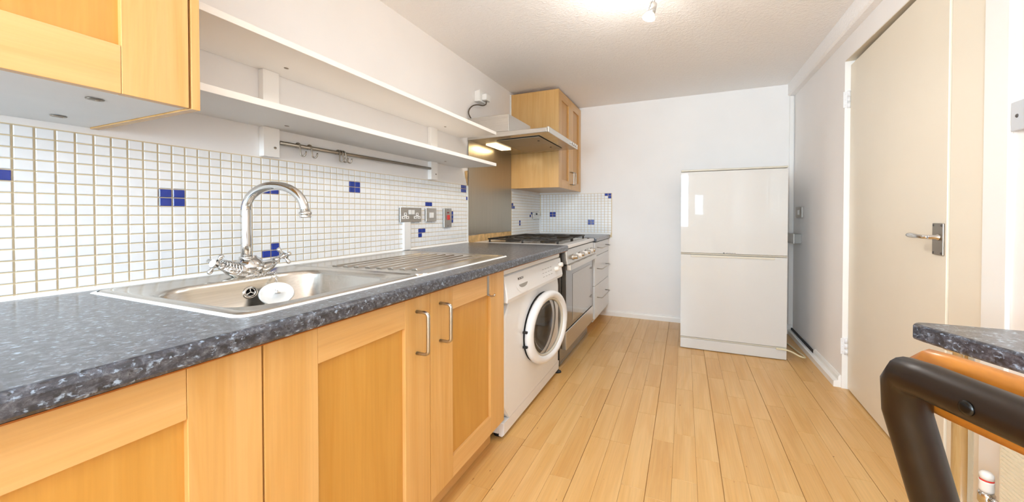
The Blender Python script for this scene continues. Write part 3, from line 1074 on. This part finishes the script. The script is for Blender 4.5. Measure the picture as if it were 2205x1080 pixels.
for y0, y1 in ((2.75, 3.05), (3.055, 3.36)):
    f = link('filter', MB().prism([(0.2, HZ0 - 0.001), (0.2, HZ0 - 0.003), (0.56, HZ0 + 0.0035), (0.56, HZ0 + 0.0055)], y0, y1, 'y'), 'filter', hd)
    link('filter_catch', MB().lathe([(0.009, 0), (0.008, 0.002), (0, 0.002)], (0.50, (y0 + y1) / 2, HZ0 + 0.002), (0, 0, -1), (1, 0, 0), (0, 1.3, 0), 10), 'black_metal', f)
link('lamp_lens', MB().box(0.05, 0.145, 2.86, 3.16, HZ0 - 0.006, HZ0 - 0.0005, 0.002), 'hood_bulb', hd)['label'] = 'lit warm lamp lens'
ld = bpy.data.lights.new('hood_lamp', 'AREA')
ld.shape, ld.size, ld.size_y, ld.energy, ld.color = 'RECTANGLE', 0.09, 0.28, 1.4, (1.0, 0.76, 0.42)
lo = bpy.data.objects.new('hood_lamp', ld)
lo.location = (0.098, 3.01, HZ0 - 0.012)
COL.objects.link(lo)

wr = thing('wall_cabinet', (0.25, 3.9, 1.358), 'two-door maple wall cabinet in the far corner beyond the cooker hood', 'cabinet')
z0, z1 = 1.358, 2.27
mb = MB()
mb.box(0.001, 0.47, 3.482, YB - 0.002, z0 + 0.001, z1)
link('carcass', mb, 'maple_z', wr)
link('end_panel', bx(0.008, 0.49, 3.47, 3.4815, z0, z1, 0.001), 'maple_z', wr)
dA = shaker('door', 0.4915, 3.484, 3.892, z0, z1, 0.085, (0.08, 0.08), wr)
dB = shaker('door', 0.4915, 3.895, YB - 0.004, z0, z1, 0.085, (0.08, 0.08), wr)
bar_handle(0.4915, 3.862, 1.41, 1.535, dA, out=0.04, r=0.005)
bar_handle(0.4915, 3.94, 1.41, 1.535, dB, out=0.04, r=0.005)
link('scribe_strip', bx(0.002, 0.012, 3.458, 3.472, 1.9, 2.27), 'gloss', wr)

# spur outlet with the hood's plug
so = thing('socket_outlet', (0.02, 2.83, 2.03), 'white surface-mounted plug socket high on the wall above the hood', 'socket')
link('back_box', bx(0.001, 0.045, 2.755, 2.895, 2.02, 2.107, 0.004), 'white_plastic', so)
link('face_plate', bx(0.0455, 0.052, 2.752, 2.898, 2.018, 2.109, 0.002), 'white_plastic', so)
pw = thing('hood_cable', (0.06, 2.83, 1.86), 'grey hood cable with a white plug hanging from the high wall socket', 'cable')
link('plug', bx(0.0525, 0.095, 2.785, 2.865, 2.03, 2.082, 0.008), 'white_plastic', pw)
cpts = [(0.075, 2.82, 2.03), (0.074, 2.818, 2.005), (0.06, 2.79, 1.988), (0.045, 2.735, 1.982), (0.03, 2.685, 1.965), (0.02, 2.652, 1.935), (0.015, 2.64, 1.905), (0.016, 2.65, 1.88), (0.02, 2.672, 1.8595)]


def smooth(pts, n=6):
    P = [Vector(p) for p in pts]
    out = []
    for i in range(len(P) - 1):
        p0, p1, p2, p3 = P[max(i - 1, 0)], P[i], P[i + 1], P[min(i + 2, len(P) - 1)]
        for k in range(n):
            t_ = k / n
            out.append(0.5 * ((2 * p1) + (p2 - p0) * t_ + (2 * p0 - 5 * p1 + 4 * p2 - p3) * t_ * t_ + (3 * p1 - p0 - 3 * p2 + p3) * t_ ** 3))
    out.append(P[-1])
    return out


link('flex', MB().tube(smooth(cpts), 0.0048, 8), 'cable', pw)

# ---------------------------------------------------------------- electrical plates on the tiles
TXF = 0.0072       # face of the tiles


def plate(name, y0, y1, z0, z1, label, mat='steel', cat='socket', th=0.014):
    t_ = thing(name, (TXF, (y0 + y1) / 2, z0), label, cat)
    link('back_rim', bx(TXF - 0.001, TXF + th - 0.004, y0 + 0.002, y1 - 0.002, z0 + 0.002, z1 - 0.002, 0.001), 'grey', t_)
    link('face_plate', bx(TXF + th - 0.004, TXF + th, y0, y1, z0, z1, 0.0015), mat, t_)
    return t_, TXF + th


s1, xf = plate('double_socket', 1.832, 2.032, 1.058, 1.146, 'brushed steel double socket on the tiles, nearest the sink')
for yc in (1.876, 1.988):
    mb = MB()
    mb.box(xf - 0.0005, xf + 0.001, yc - 0.013, yc + 0.013, 1.093, 1.115, 0.001)
    mb.box(xf - 0.0005, xf + 0.001, yc - 0.033, yc - 0.004, 1.077, 1.094, 0.001)
    mb.box(xf - 0.0005, xf + 0.001, yc + 0.004, yc + 0.033, 1.077, 1.094, 0.001)
    ins = link('insert', mb, 'white_plastic', s1)
    mb = MB()
    for a, b in ((0, 1.106), (-0.018, 1.085), (0.018, 1.085)):
        mb.box(xf, xf + 0.0013, yc + a - 0.004, yc + a + 0.004, b - 0.0035, b + 0.0035)
    link('pin_hole', mb, 'dark', ins)
for yc in (1.918, 1.948):
    link('rocker', bx(xf - 0.0005, xf + 0.003, yc - 0.013, yc + 0.013, 1.105, 1.132, 0.001), 'white_plastic', s1)
s2, xf = plate('fused_spur', 2.082, 2.196, 1.058, 1.146, 'brushed steel single switch plate right of the double socket', cat='switch')
link('rocker', bx(xf - 0.0005, xf + 0.003, 2.118, 2.162, 1.082, 1.117, 0.001), 'white_plastic', s2)
s3, xf = plate('cooker_switch', 2.288, 2.384, 1.012, 1.148, 'tall steel cooker switch with a red rocker, left of the splashback', 'satin', 'switch')
link('rocker', bx(xf - 0.0005, xf + 0.006, 2.325, 2.355, 1.066, 1.101, 0.002), 'red', s3)['label'] = 'red rocker switch'
link('neon', bx(xf - 0.0005, xf + 0.001, 2.325, 2.35, 1.112, 1.122, 0.0005), 'darkred', s3)
for z in (1.022, 1.138):
    link('screw', MB().lathe([(0.004, 0), (0.003, 0.0012), (0, 0.0012)], (xf - 0.0003, 2.337, z), (1, 0, 0), seg=8), 'ink', s3)
tk = link('cable_trunking', bx(TXF - 0.001, TXF + 0.016, 1.864, 1.924, 0.888, 1.0575, 0.002), 'gloss', loc=(TXF, 1.89, 0.888))
tag(tk, 'white vertical cable trunking below the double socket', 'trunking')
s4, xf = plate('double_socket', 4.05, 4.262, 1.056, 1.13, 'steel socket plate in the far tiled corner under the wall cabinet')
for yc in (4.09, 4.2):
    mb = MB()
    mb.box(xf - 0.0005, xf + 0.001, yc - 0.012, yc + 0.012, 1.088, 1.107)
    mb.box(xf - 0.0005, xf + 0.001, yc - 0.032, yc + 0.032, 1.072, 1.089)
    link('insert', mb, 'white_plastic', s4)
link('rocker', bx(xf - 0.0005, xf + 0.004, 4.13, 4.165, 1.1, 1.122), 'dark', s4)

# right wall plates
p = thing('wall_socket', (XR, 4.08, 1.075), 'single metal socket plate on the right wall beside the fridge freezer', 'socket')
link('face_plate', bx(XR - 0.013, XR, 3.985, 4.187, 1.076, 1.167, 0.002), 'satin', p)
link('rocker', bx(XR - 0.016, XR - 0.0125, 4.06, 4.11, 1.1, 1.14, 0.001), 'white_plastic', p)
p = thing('fused_spur', (XR, 4.12, 0.85), 'white box on the right wall below the metal socket plate', 'switch')
link('back_box', bx(XR - 0.05, XR, 4.035, 4.24, 0.852, 0.934, 0.004), 'grey', p)
link('face_plate', bx(XR - 0.058, XR - 0.0505, 4.03, 4.245, 0.849, 0.937, 0.003), 'white_plastic', p)
p = thing('light_switch', (XR, 1.62, 1.349), 'satin metal light switch plate on the right wall beyond the white board', 'switch')
link('face_plate', bx(XR - 0.012, XR, 1.54, 1.694, 1.35, 1.438, 0.002), 'pale_grey', p)
link('screw', MB().lathe([(0.006, 0), (0.005, 0.0015), (0, 0.0015)], (XR - 0.012, 1.67, 1.394), (-1, 0, 0), seg=10), 'ink', p)
link('rocker', bx(XR - 0.016, XR - 0.0115, 1.595, 1.635, 1.375, 1.413, 0.001), 'white_plastic', p)

# ---------------------------------------------------------------- washing machine
WX, WY0, WY1 = 0.762, 1.692, 2.606
wm = thing('washing_machine', (0.4, 2.15, 0), 'white front-loading washing machine with its round door ajar', 'washing machine')
DC = V(WX, 2.23, 0.428)           # porthole centre
mb = MB()
N = 40
oy0, oy1, ozb, ozt = WY0, WY1, 0.085, 0.668


def rect_ring(y0, y1, z0, z1, x, cy, cz):
    out = []
    for i in range(N):
        a = 2 * PI * i / N
        c, s_ = math.cos(a), math.sin(a)
        ts = []
        if c > 1e-9: ts.append((y1 - cy) / c)
        if c < -1e-9: ts.append((y0 - cy) / c)
        if s_ > 1e-9: ts.append((z1 - cz) / s_)
        if s_ < -1e-9: ts.append((z0 - cz) / s_)
        k = min(ts)
        out.append((x, cy + c * k, cz + s_ * k))
    return out


def ell(x, a, b):
    return [(x, DC.y + a * math.cos(2 * PI * i / N), DC.z + b * math.sin(2 * PI * i / N)) for i in range(N)]


# flat front with the porthole, then the tub
mb.loft([rect_ring(oy0, oy1, ozb, ozt, WX - 0.03, DC.y, DC.z), rect_ring(oy0 + 0.012, oy1 - 0.012, ozb, ozt, WX - 0.004, DC.y, DC.z), rect_ring(oy0 + 0.03, oy1 - 0.03, ozb, ozt, WX, DC.y, DC.z), ell(WX, 0.225, 0.167)])
mb.box(0.03, WX - 0.03, WY0, WY0 + 0.02, 0.03, 0.84)
mb.box(0.03, WX - 0.03, WY1 - 0.02, WY1, 0.03, 0.84)
mb.box(0.03, 0.05, WY0 + 0.02, WY1 - 0.02, 0.03, 0.84)
mb.box(0.05, WX - 0.03, WY0 + 0.02, WY1 - 0.02, 0.03, 0.05)
link('cabinet_shell', mb, 'white', wm)
mb = MB().loft([ell(WX, 0.225, 0.167), ell(WX - 0.03, 0.218, 0.16), ell(WX - 0.06, 0.235, 0.175), ell(WX - 0.35, 0.235, 0.175)], smooth=True, cap1=True)
link('drum', mb, 'drum', wm)
link('lid', bx(0.03, WX + 0.002, WY0, WY1, 0.806, 0.846, 0.008), 'white', wm)
mb = MB().prism([(WX - 0.03, 0.672), (WX + 0.018, 0.672), (WX + 0.022, 0.69), (WX + 0.004, 0.80), (WX - 0.006, 0.804), (WX - 0.03, 0.804)], WY0 + 0.001, WY1 + 0.012, 'y', bev=0.006)
fas = link('control_panel', mb, 'white', wm)


def panel_pt(y, z, out=0.0):
    f_ = (z - 0.69) / (0.80 - 0.69)
    n_ = V(0.11, 0, 0.018).normalized()
    return V(WX + 0.022 - 0.018 * f_, y, z) + n_ * out


PN = V(0.11, 0, 0.018).normalized()
PU = V(-0.018, 0, 0.11).normalized()
for yy, zz, r_ in ((2.475, 0.742, 0.017), (2.57, 0.757, 0.017)):
    mb = MB().lathe([(r_ * 1.15, 0), (r_ * 1.1, 0.004), (r_, 0.006), (r_ * 0.95, 0.022), (r_ * 0.7, 0.025), (0, 0.026)], panel_pt(yy, zz), PN, (0, 1.3, 0), PU * 0.95, 20)
    link('dial', mb, 'white_plastic', wm)
# drawer pull: a half-round pocket
cy_, cz = 1.91, 0.738
mb = MB()
arc = [panel_pt(cy_ - 0.085, cz, 0.002)] + [panel_pt(cy_ - 0.085 * math.cos(PI * k / 12), cz - 0.04 * math.sin(PI * k / 12), 0.002) for k in range(1, 12)] + [panel_pt(cy_ + 0.085, cz, 0.002)]
inn = [p_ + PU * 0.004 - PN * 0.0 + V(0, 0, 0) for p_ in arc]
outr = []
for k in range(13):
    a = PI * k / 12
    outr.append((panel_pt(cy_ - 0.098 * math.cos(a), cz + 0.006 - 0.052 * math.sin(a), 0.0015), panel_pt(cy_ - 0.085 * math.cos(a), cz - 0.04 * math.sin(a), 0.003), panel_pt(cy_ - 0.06 * math.cos(a), cz - 0.02 * math.sin(a), 0.0005)))
for A, B in zip(outr, outr[1:]):
    for i in range(2):
        f_ = mb.bm.faces.new([mb.bm.verts.new(q) for q in (A[i], B[i], B[i + 1], A[i + 1])])
        f_.smooth = True
bmesh.ops.remove_doubles(mb.bm, verts=mb.bm.verts[:], dist=1e-5)
bmesh.ops.recalc_face_normals(mb.bm, faces=mb.bm.faces[:])
pul = link('drawer_pull', mb, 'white', wm)
mb = MB()
top = [panel_pt(cy_ - 0.06 * math.cos(PI * k / 10), cz - 0.02 * math.sin(PI * k / 10), 0.0008) for k in range(11)]
mb.bm.faces.new([mb.bm.verts.new(q) for q in top])
bmesh.ops.recalc_face_normals(mb.bm, faces=mb.bm.faces[:])
link('pull_recess', mb, 'grey', pul)
text_mesh('brand_lettering', 'BOSCH', 0.017, 'ink', wm, panel_pt(1.845, 0.762, 0.0008), (0, 1, 0), PU, 1.35)
for i in range(4):
    for j in range(3):
        q = panel_pt(2.235 + 0.05 * i, 0.722 + 0.022 * j, 0.0006)
        link('panel_print', bx(q.x - 0.0005, q.x + 0.0006, q.y - 0.012, q.y + 0.012, q.z - 0.0012, q.z + 0.0012), 'grey', fas)
link('kick_strip', MB().prism([(WX - 0.03, 0.016), (WX - 0.012, 0.014), (WX - 0.002, 0.024), (WX, 0.083), (WX - 0.03, 0.083)], WY0 + 0.004, WY1 - 0.004, 'y', bev=0.003), 'white', wm)
for xx in (WX - 0.05, 0.09):
    for yy in (WY0 + 0.05, WY1 - 0.03):
        link('foot', MB().lathe([(0.027, 0), (0.027, 0.006), (0.012, 0.009), (0.010, 0.032)], (xx, yy, 0.0005), (0, 0, 1), seg=14), 'dark', wm)
link('foot', MB().lathe([(0.029, 0), (0.027, 0.006), (0.010, 0.009), (0.010, 0.06)], (WX - 0.012, WY1 - 0.006, 0.0005), (0, 0, 1), seg=14), 'dark', wm)
# door, hinged on its near side and standing ajar
phi = math.radians(5.0)
A_, B_ = 0.288, 0.212
hinge = V(WX + 0.004, DC.y - A_, DC.z)
eh = V(math.sin(phi), math.cos(phi), 0)
en = V(math.cos(phi), -math.sin(phi), 0)
dc = hinge + eh * A_
E1, E2 = eh * A_, V(0, 0, B_)
mb = MB().lathe([(0.93, 0.0), (0.995, 0.004), (1.0, 0.018), (0.985, 0.028), (0.95, 0.036), (0.90, 0.040), (0.84, 0.038), (0.795, 0.030), (0.785, 0.022), (0.80, 0.006), (0.93, 0.0)], dc, en, E1, E2, 56, caps=False)
dr_ = link('door', mb, 'white', wm)
mb = MB().lathe([(0.80, 0.02), (0.77, 0.026), (0.75, 0.024), (0.735, 0.016), (0.735, 0.01), (0.80, 0.008)], dc, en, E1, E2, 48, caps=False)
link('inner_rim', mb, 'trim_cream', dr_)
mb = MB().lathe([(0.735, 0.014), (0.70, 0.02), (0.62, 0.014), (0.54, -0.03), (0.33, -0.05), (0, -0.055)], dc, en, E1, E2, 40)
link('porthole_glass', mb, 'glass', dr_)
for zz in (0.035, -0.045):
    q = hinge + V(0.006, 0.012, zz)
    link('hinge', bx(q.x - 0.01, q.x + 0.016, q.y - 0.022, q.y + 0.004, q.z - 0.006, q.z + 0.006, 0.002), 'dark', dr_)
mb = MB().lathe([(0.0, 0.0005), (0.99, 0.0005), (1.02, 0.0005)], dc - en * 0.002 + eh * -0.012, en, E1, E2, 48, caps=False)
link('porthole_gap_shade', MB().loft([ell(WX + 0.0005, 0.29, 0.2), ell(WX + 0.003, 0.27, 0.19)], smooth=True), 'dark', dr_)  # dark ring painting the shade behind the ajar door

# ---------------------------------------------------------------- cooker
CY0, CY1 = 2.682, 3.572
ck = thing('cooker', (0.4, 3.12, 0), 'freestanding gas cooker with steel front and dark glass oven door', 'cooker')
mb = MB()
mb.box(0.045, 0.752, CY0, CY1, 0.135, 0.858)
link('body', mb, 'satin', ck)
link('base_kick', bx(0.06, 0.738, CY0 + 0.01, CY1 - 0.01, 0.004, 0.134), 'oven_glass', ck)
link('hob_top', bx(0.03, 0.80, CY0 - 0.004, CY1 + 0.002, 0.8585, 0.885, 0.004), 'white', ck)
mb = MB().prism([(0.753, 0.745), (0.800, 0.745), (0.789, 0.85), (0.753, 0.85)], CY0, CY1, 'y', bev=0.003)
link('control_panel', mb, 'steel', ck)
for k in range(7):
    yy = 2.855 + 0.105 * k
    mb = MB().lathe([(0.025, 0), (0.025, 0.006), (0.019, 0.009), (0.0175, 0.034), (0.014, 0.038), (0, 0.038)], (0.795, yy, 0.784), V(0.994, 0, 0.1), (0, 1.3, 0), (-0.1, 0, 0.95), 18)
    link('knob', mb, 'white_plastic' if k % 2 else 'chrome', ck)
od = link('oven_door', bx(0.755, 0.788, CY0 + 0.003, CY1 - 0.003, 0.270, 0.735, 0.003), 'oven_glass', ck)
link('oven_window', bx(0.7885, 0.7895, 2.86, 3.47, 0.30, 0.655, 0.0005), 'oven_pane', od)
mb = MB()
mb.box(0.7885, 0.822, CY0 + 0.004, CY1 - 0.004, 0.702, 0.744, 0.004)
link('handle', mb, 'steel', od)
link('pan_drawer', bx(0.755, 0.792, CY0 + 0.003, CY1 - 0.003, 0.128, 0.263, 0.004), 'steel', ck)
mb = MB()
mb.box(0.12, 0.74, CY0 + 0.06, CY1 - 0.06, 0.8852, 0.888, 0.002)
link('hob_plate', mb, 'steel', ck)
for bxx in (0.28, 0.58):
    for byy in (2.9, 3.34):
        mb = MB().lathe([(0.062, 0), (0.06, 0.008), (0.045, 0.010), (0.045, 0.014), (0.02, 0.016), (0, 0.016)], (bxx, byy, 0.8882), (0, 0, 1), (1, 0, 0), (0, 1.2, 0), 24)
        link('burner', mb, 'black_metal', ck)
for y0, y1 in ((2.73, 3.115), (3.135, 3.52)):
    mb = MB()
    zt = 0.9125
    mb.tube([(0.14, y0, zt), (0.72, y0, zt), (0.72, y1, zt), (0.14, y1, zt)], 0.007, 8, zs=0.8, closed=True)
    for xx in (0.28, 0.43, 0.58):
        mb.tube([(xx, y0, zt), (xx, y1, zt)], 0.0065, 8, zs=0.8)
    mb.tube([(0.14, (y0 + y1) / 2, zt), (0.72, (y0 + y1) / 2, zt)], 0.0065, 8, zs=0.8)
    for xx in (0.15, 0.43, 0.71):
        for yy in (y0 + 0.004, y1 - 0.004):
            mb.tube([(xx, yy, 0.886), (xx, yy, zt)], 0.008, 8)
    link('pan_support', mb, 'black_metal', ck)
link('hinge_cap', MB().lathe([(0.012, 0), (0.011, 0.006), (0, 0.007)], (0.755, 3.52, 0.885), (0, 0, 1), seg=12), 'black_metal', ck)

# drawer unit ------------------------------------------------------------------
du = thing('drawer_unit', (0.4, 3.95, 0), 'white three-drawer base unit in the far corner beyond the cooker', 'cabinet')
link('carcass', bx(0.03, 0.782, 3.596, YB - 0.003, 0.1, 0.8445), 'panel_lin', du)
link('plinth', bx(0.66, 0.7, 3.6, YB - 0.02, 0.002, 0.1), 'maple_y', du)
for z0, z1, hz in ((0.715, 0.842, 0.79), (0.437, 0.711, 0.59), (0.128, 0.433, 0.315)):
    d_ = link('drawer_front', bx(0.783, 0.802, 3.598, YB - 0.006, z0, z1, 0.0015), 'white', du)
    ya, yb = 3.70, 4.12
    pts = [(0.801, ya, hz), (0.842, ya, hz - 0.002), (0.85, ya + 0.012, hz - 0.002), (0.85, yb - 0.012, hz - 0.002), (0.842, yb, hz - 0.002), (0.801, yb, hz)]
    link('handle', MB().tube(pts, 0.0055, 8, zs=0.8), 'satin', d_)

# ---------------------------------------------------------------- fridge freezer
FX0, FX1, FY = 1.534, 2.268, 3.49
fr = thing('fridge_freezer', (1.9, 3.85, 0), 'white fridge freezer with two equal doors standing in the far right corner', 'fridge')
link('cabinet', bx(FX0 + 0.004, FX1 - 0.004, FY + 0.062, 4.235, 0.03, 1.452, 0.004), 'fridge', fr)
link('top_cap', bx(FX0 - 0.001, FX1 + 0.001, FY + 0.006, 4.235, 1.4535, 1.468, 0.004), 'trim_cream', fr)


def curved_front(z0, z1, bow=0.004, y=FY, x0=FX0, x1=FX1, depth=0.058):
    pts = []
    n = 14
    for k in range(n + 1):
        f_ = k / n
        pts.append((x0 + (x1 - x0) * f_, y + bow * (2 * f_ - 1) ** 4))
    pts += [(x1, y + depth), (x0, y + depth)]
    return MB().prism(pts, z0, z1, 'z', bev=0.004)


ud = link('door', curved_front(0.79, 1.45), 'fridge', fr)
ld_ = link('door', curved_front(0.098, 0.776), 'fridge', fr)
link('bottom_trim', curved_front(0.7785, 0.788, y=FY + 0.001), 'trim_cream', ud)
link('grip_strip', bx(FX0 + 0.075, FX1 - 0.08, FY - 0.004, FY + 0.004, 0.758, 0.774, 0.002), 'trim_cream', ld_)
link('lower_trim', curved_front(0.088, 0.0965, y=FY - 0.001), 'trim_cream', ld_)
mb = MB()
mb.box(1.842, 1.852, FY - 0.0012, FY + 0.002, 0.7935, 0.8005)
for k in range(8):
    mb.box(1.862 + 0.0085 * k, 1.867 + 0.0085 * k, FY - 0.0008, FY + 0.002, 0.795, 0.7985 + 0.001 * (k % 2))
link('badge', mb, 'ink', ud)
link('plinth', curved_front(0.004, 0.086, y=FY + 0.004, depth=0.05), 'fridge', fr)
link('hinge', bx(FX1 - 0.045, FX1 - 0.012, FY + 0.004, FY + 0.03, 0.0865, 0.0885), 'grey', fr)
for xx in (FX0 + 0.06, FX1 - 0.06):
    link('foot', MB().lathe([(0.02, 0), (0.02, 0.03)], (xx, 4.15, 0.0005), (0, 0, 1), seg=12), 'dark', fr)
fc = [(2.2, FY - 0.004, 0.0855), (2.262, FY - 0.004, 0.084), (2.305, 3.49, 0.07), (2.35, 3.50, 0.045), (2.388, 3.53, 0.03), (2.40, 3.6, 0.02), (2.39, 3.72, 0.012), (2.37, 3.9, 0.008), (2.34, 4.1, 0.007), (2.33, 4.26, 0.007)]
o = link('fridge_cable', MB().tube(smooth(fc), 0.006, 8), 'cream_cable', loc=(2.35, 3.7, 0.0))
tag(o, 'cream cable looping from the fridge base to the wall', 'cable')

# ---------------------------------------------------------------- ceiling spotlights
def spot_bar(label, heads, aim, power, col):
    mid = (heads[0] + heads[-1]) / 2
    cl = thing('ceiling_spotlight', (mid.x, mid.y, ZC), label, 'light')
    u_ = (heads[0] - heads[-1])
    u_.z = 0
    u_.normalize()
    a_, b_ = heads[-1] - u_ * 0.06, heads[0] + u_ * 0.06
    mb = MB().tube([V(a_.x, a_.y, ZC - 0.012), V(b_.x, b_.y, ZC - 0.012)], 0.011, 10)
    mb.lathe([(0.05, 0), (0.05, 0.018), (0.03, 0.024)], (mid.x, mid.y, ZC), (0, 0, -1), seg=24)
    link('ceiling_bar', mb, 'chrome', cl)
    for hpos, am in zip(heads, aim):
        am = am.normalized()
        topp = hpos - am * 0.085
        mb = MB()
        mb.tube([V(topp.x, topp.y, ZC - 0.012), V(topp.x, topp.y, topp.z + 0.02), topp], 0.006, 8)
        mb.lathe([(0.014, 0.0), (0.02, 0.006), (0.023, 0.03), (0.024, 0.06), (0.022, 0.062)], topp, am, seg=20)
        s_ = link('spot_head', mb, 'chrome', cl)
        mb = MB().lathe([(0.021, 0.058), (0.03, 0.078), (0.033, 0.084), (0.03, 0.085), (0.0, 0.083)], topp, am, seg=20)
        link('bulb', mb, 'bulb', s_)['label'] = 'lit halogen lamp'
        for kind, share in (('POINT', 0.4), ('SPOT', 0.68)):      # bare halogen glow plus the reflector's beam
            ld = bpy.data.lights.new('spot_lamp', kind)
            ld.energy, ld.color = power * share, col
            ld.shadow_soft_size = 0.03
            lo = bpy.data.objects.new('spot_lamp', ld)
            lo.location = hpos + am * 0.036
            if kind == 'SPOT':
                ld.spot_size, ld.spot_blend = math.radians(160), 0.5
                lo.rotation_euler = V(-am.x * 0.4, -am.y * 0.4, 1).to_track_quat('Z', 'Y').to_euler()
            COL.objects.link(lo)


AIM = [V(-0.30, -0.16, -1), V(0.35, 0.2, -1), V(-0.5, 0.5, -1), V(-0.5, -0.3, -1)]
spot_bar('chrome ceiling spotlight bar with lit lamps, partly seen at the top edge', [V(1.385, 2.14, 2.12), V(1.224, 1.916, 2.125)], AIM, SPOT_POWER, (1.0, 0.96, 0.91))
spot_bar('chrome spotlight bar added unseen behind the viewer to brighten the left wall cabinet', [V(1.5, -0.1, 2.12), V(1.4, -0.35, 2.12), V(1.3, -0.6, 2.12)], AIM, SPOT_POWER * 0.37, (1.0, 0.97, 0.94))  # unseen bar, added to light the near cabinet fronts

# ---------------------------------------------------------------- breakfast bar, chair, radiator
bt = thing('breakfast_bar', (2.3, 0.8, 0), 'speckled grey breakfast bar top on chrome legs at the right edge', 'table')
outl = [(2.088, 1.262), (2.082, 1.285), (2.094, 1.303), (2.115, 1.308), (XR - 0.001, 1.308), (XR - 0.001, -0.5), (2.40, -0.5), (2.36, 0.6)]
mb = MB().prism(outl, 0.79, 0.83, 'z', bev=0.006)
link('table_top', mb, 'granite', bt)
for lx, ly in ((2.15, 1.235), (2.42, -0.4)):
    mb = MB().lathe([(0.034, 0), (0.034, 0.006), (0.0175, 0.01), (0.0175, 0.782), (0.034, 0.785), (0.034, 0.789)], (lx, ly, 0.0005), (0, 0, 1), seg=20)
    link('leg', mb, 'chrome', bt)

ch = thing('folding_chair', (2.0, 0.2, 0), 'black tubular folding chair with an orange wooden back slat at the breakfast bar', 'chair')
tv, fwv = V(0.363, -0.932, 0).normalized(), V(0.932, 0.363, 0).normalized()
A0 = V(1.724, 0.4525, 0.965)
WID = 0.52


def cp_(al, fo, z):
    return A0 + tv * al + fwv * fo + V(0, 0, z - A0.z)


def leg_pts(al, inset):
    return [cp_(al, 0.0 + 0.30 * (0.965 - z), z) for z in (0.02, 0.3, 0.6, 0.8, 0.93)]


back = leg_pts(0.012, 1)
back += [cp_(0.016, 0.006, 0.955), cp_(0.026, 0.0, 0.966), cp_(0.045, 0.0, 0.967), cp_(0.12, 0, 0.967), cp_(WID / 2, 0, 0.967), cp_(WID - 0.045, 0, 0.967), cp_(WID - 0.026, 0.0, 0.966), cp_(WID - 0.016, 0.006, 0.955)]
back += leg_pts(WID - 0.012, 1)[::-1]
link('back_frame', MB().tube(back, 0.0165, 18, zs=0.9), 'black_tube', ch)
rear = [cp_(0.05, -0.06, 0.015), cp_(0.05, 0.13, 0.34), cp_(0.05, 0.30, 0.585), cp_(0.05, 0.33, 0.60), cp_(WID - 0.05, 0.33, 0.60), cp_(WID - 0.05, 0.30, 0.585), cp_(WID - 0.05, 0.13, 0.34), cp_(WID - 0.05, -0.06, 0.015)]
link('leg_frame', MB().tube(rear, 0.0145, 14, zs=0.9), 'black_tube', ch)
for k in range(4):
    f0 = 0.125 + 0.075 * k
    pts = [cp_(0.035, f0, 0), cp_(WID - 0.035, f0, 0), cp_(WID - 0.035, f0 + 0.068, 0), cp_(0.035, f0 + 0.068, 0)]
    link('seat_slat', MB().prism([(q.x, q.y) for q in pts], 0.616, 0.634, 'z', bev=0.004), 'chair_wood', ch)
# back slat with rounded ends, bolted to the far side of the frame
loops = []
n = 28
for k in range(n + 1):
    f_ = k / n
    al = -0.010 + (WID + 0.02) * f_
    e = min(f_, 1 - f_) * (WID + 0.02) / 0.03
    hh = 0.0275 * (math.sqrt(max(0.0, 1 - (1 - min(e, 1)) ** 2)) * 0.75 + 0.25)
    zc = 0.957
    fo = 0.021 + 0.010 * math.sin(PI * f_)
    th = 0.018
    ring = []
    for q in range(12):
        a = 2 * PI * q / 12
        cu, su = math.cos(a), math.sin(a)
        ring.append(tuple(cp_(al, fo + th / 2 + th / 2 * math.copysign(abs(cu) ** 0.55, cu), zc + hh * math.copysign(abs(su) ** 0.55, su))))
    loops.append(ring)
link('back_slat', MB().loft(loops, smooth=True, cap0=True, cap1=True), 'chair_wood', ch)
for al in (0.083, WID - 0.083):
    link('bolt', MB().lathe([(0.0052, 0.0), (0.0048, 0.001), (0.003, 0.0018), (0, 0.002)], cp_(al, -0.0162, 0.967), -fwv, tv, V(0, 0, 1), 16), 'bolt', ch)

rd = thing('radiator', (2.42, 1.0, 0.1), 'cream panel radiator with a perforated grille low on the right wall', 'radiator')
link('panel', bx(2.40, 2.43, 0.45, 1.60, 0.12, 0.56, 0.006), 'rad', rd)
mb = MB()
for k in range(34):
    zz = 0.14 + 0.0118 * k
    mb.box(2.396, 2.4005, 0.48, 1.585, zz, zz + 0.0068, 0.0)
link('grille', mb, 'rad', rd)
mb = MB()
for yy in (0.6, 1.4):
    mb.box(2.43, XR - 0.002, yy, yy + 0.03, 0.2, 0.5)
link('bracket', mb, 'rad', rd)
mb = MB()
vx, vy = 2.40, 1.645
mb.lathe([(0.0095, 0.0), (0.0095, 0.23)], (vx, vy, 0.0), (0, 0, 1), seg=12, mat='copper')
mb.lathe([(0.016, 0.225), (0.019, 0.232), (0.019, 0.255), (0.015, 0.262)], (vx, vy, 0.0), (0, 0, 1), seg=14, mat='chrome')
mb.tube([(vx, vy, 0.245), (vx + 0.012, 1.599, 0.245)], 0.0115, 10, mat='chrome')
mb.lathe([(0.015, 0.263), (0.0165, 0.27), (0.016, 0.292), (0.0165, 0.297)], (vx, vy, 0.0), (0, 0, 1), seg=18, mat='white_plastic')
mb.lathe([(0.0155, 0.297), (0.0155, 0.302)], (vx, vy, 0.0), (0, 0, 1), seg=18, mat='red')
mb.lathe([(0.016, 0.302), (0.016, 0.315), (0.011, 0.322), (0.0, 0.324)], (vx, vy, 0.0), (0, 0, 1), seg=18, mat='white_plastic')
link('valve', mb, None, rd)
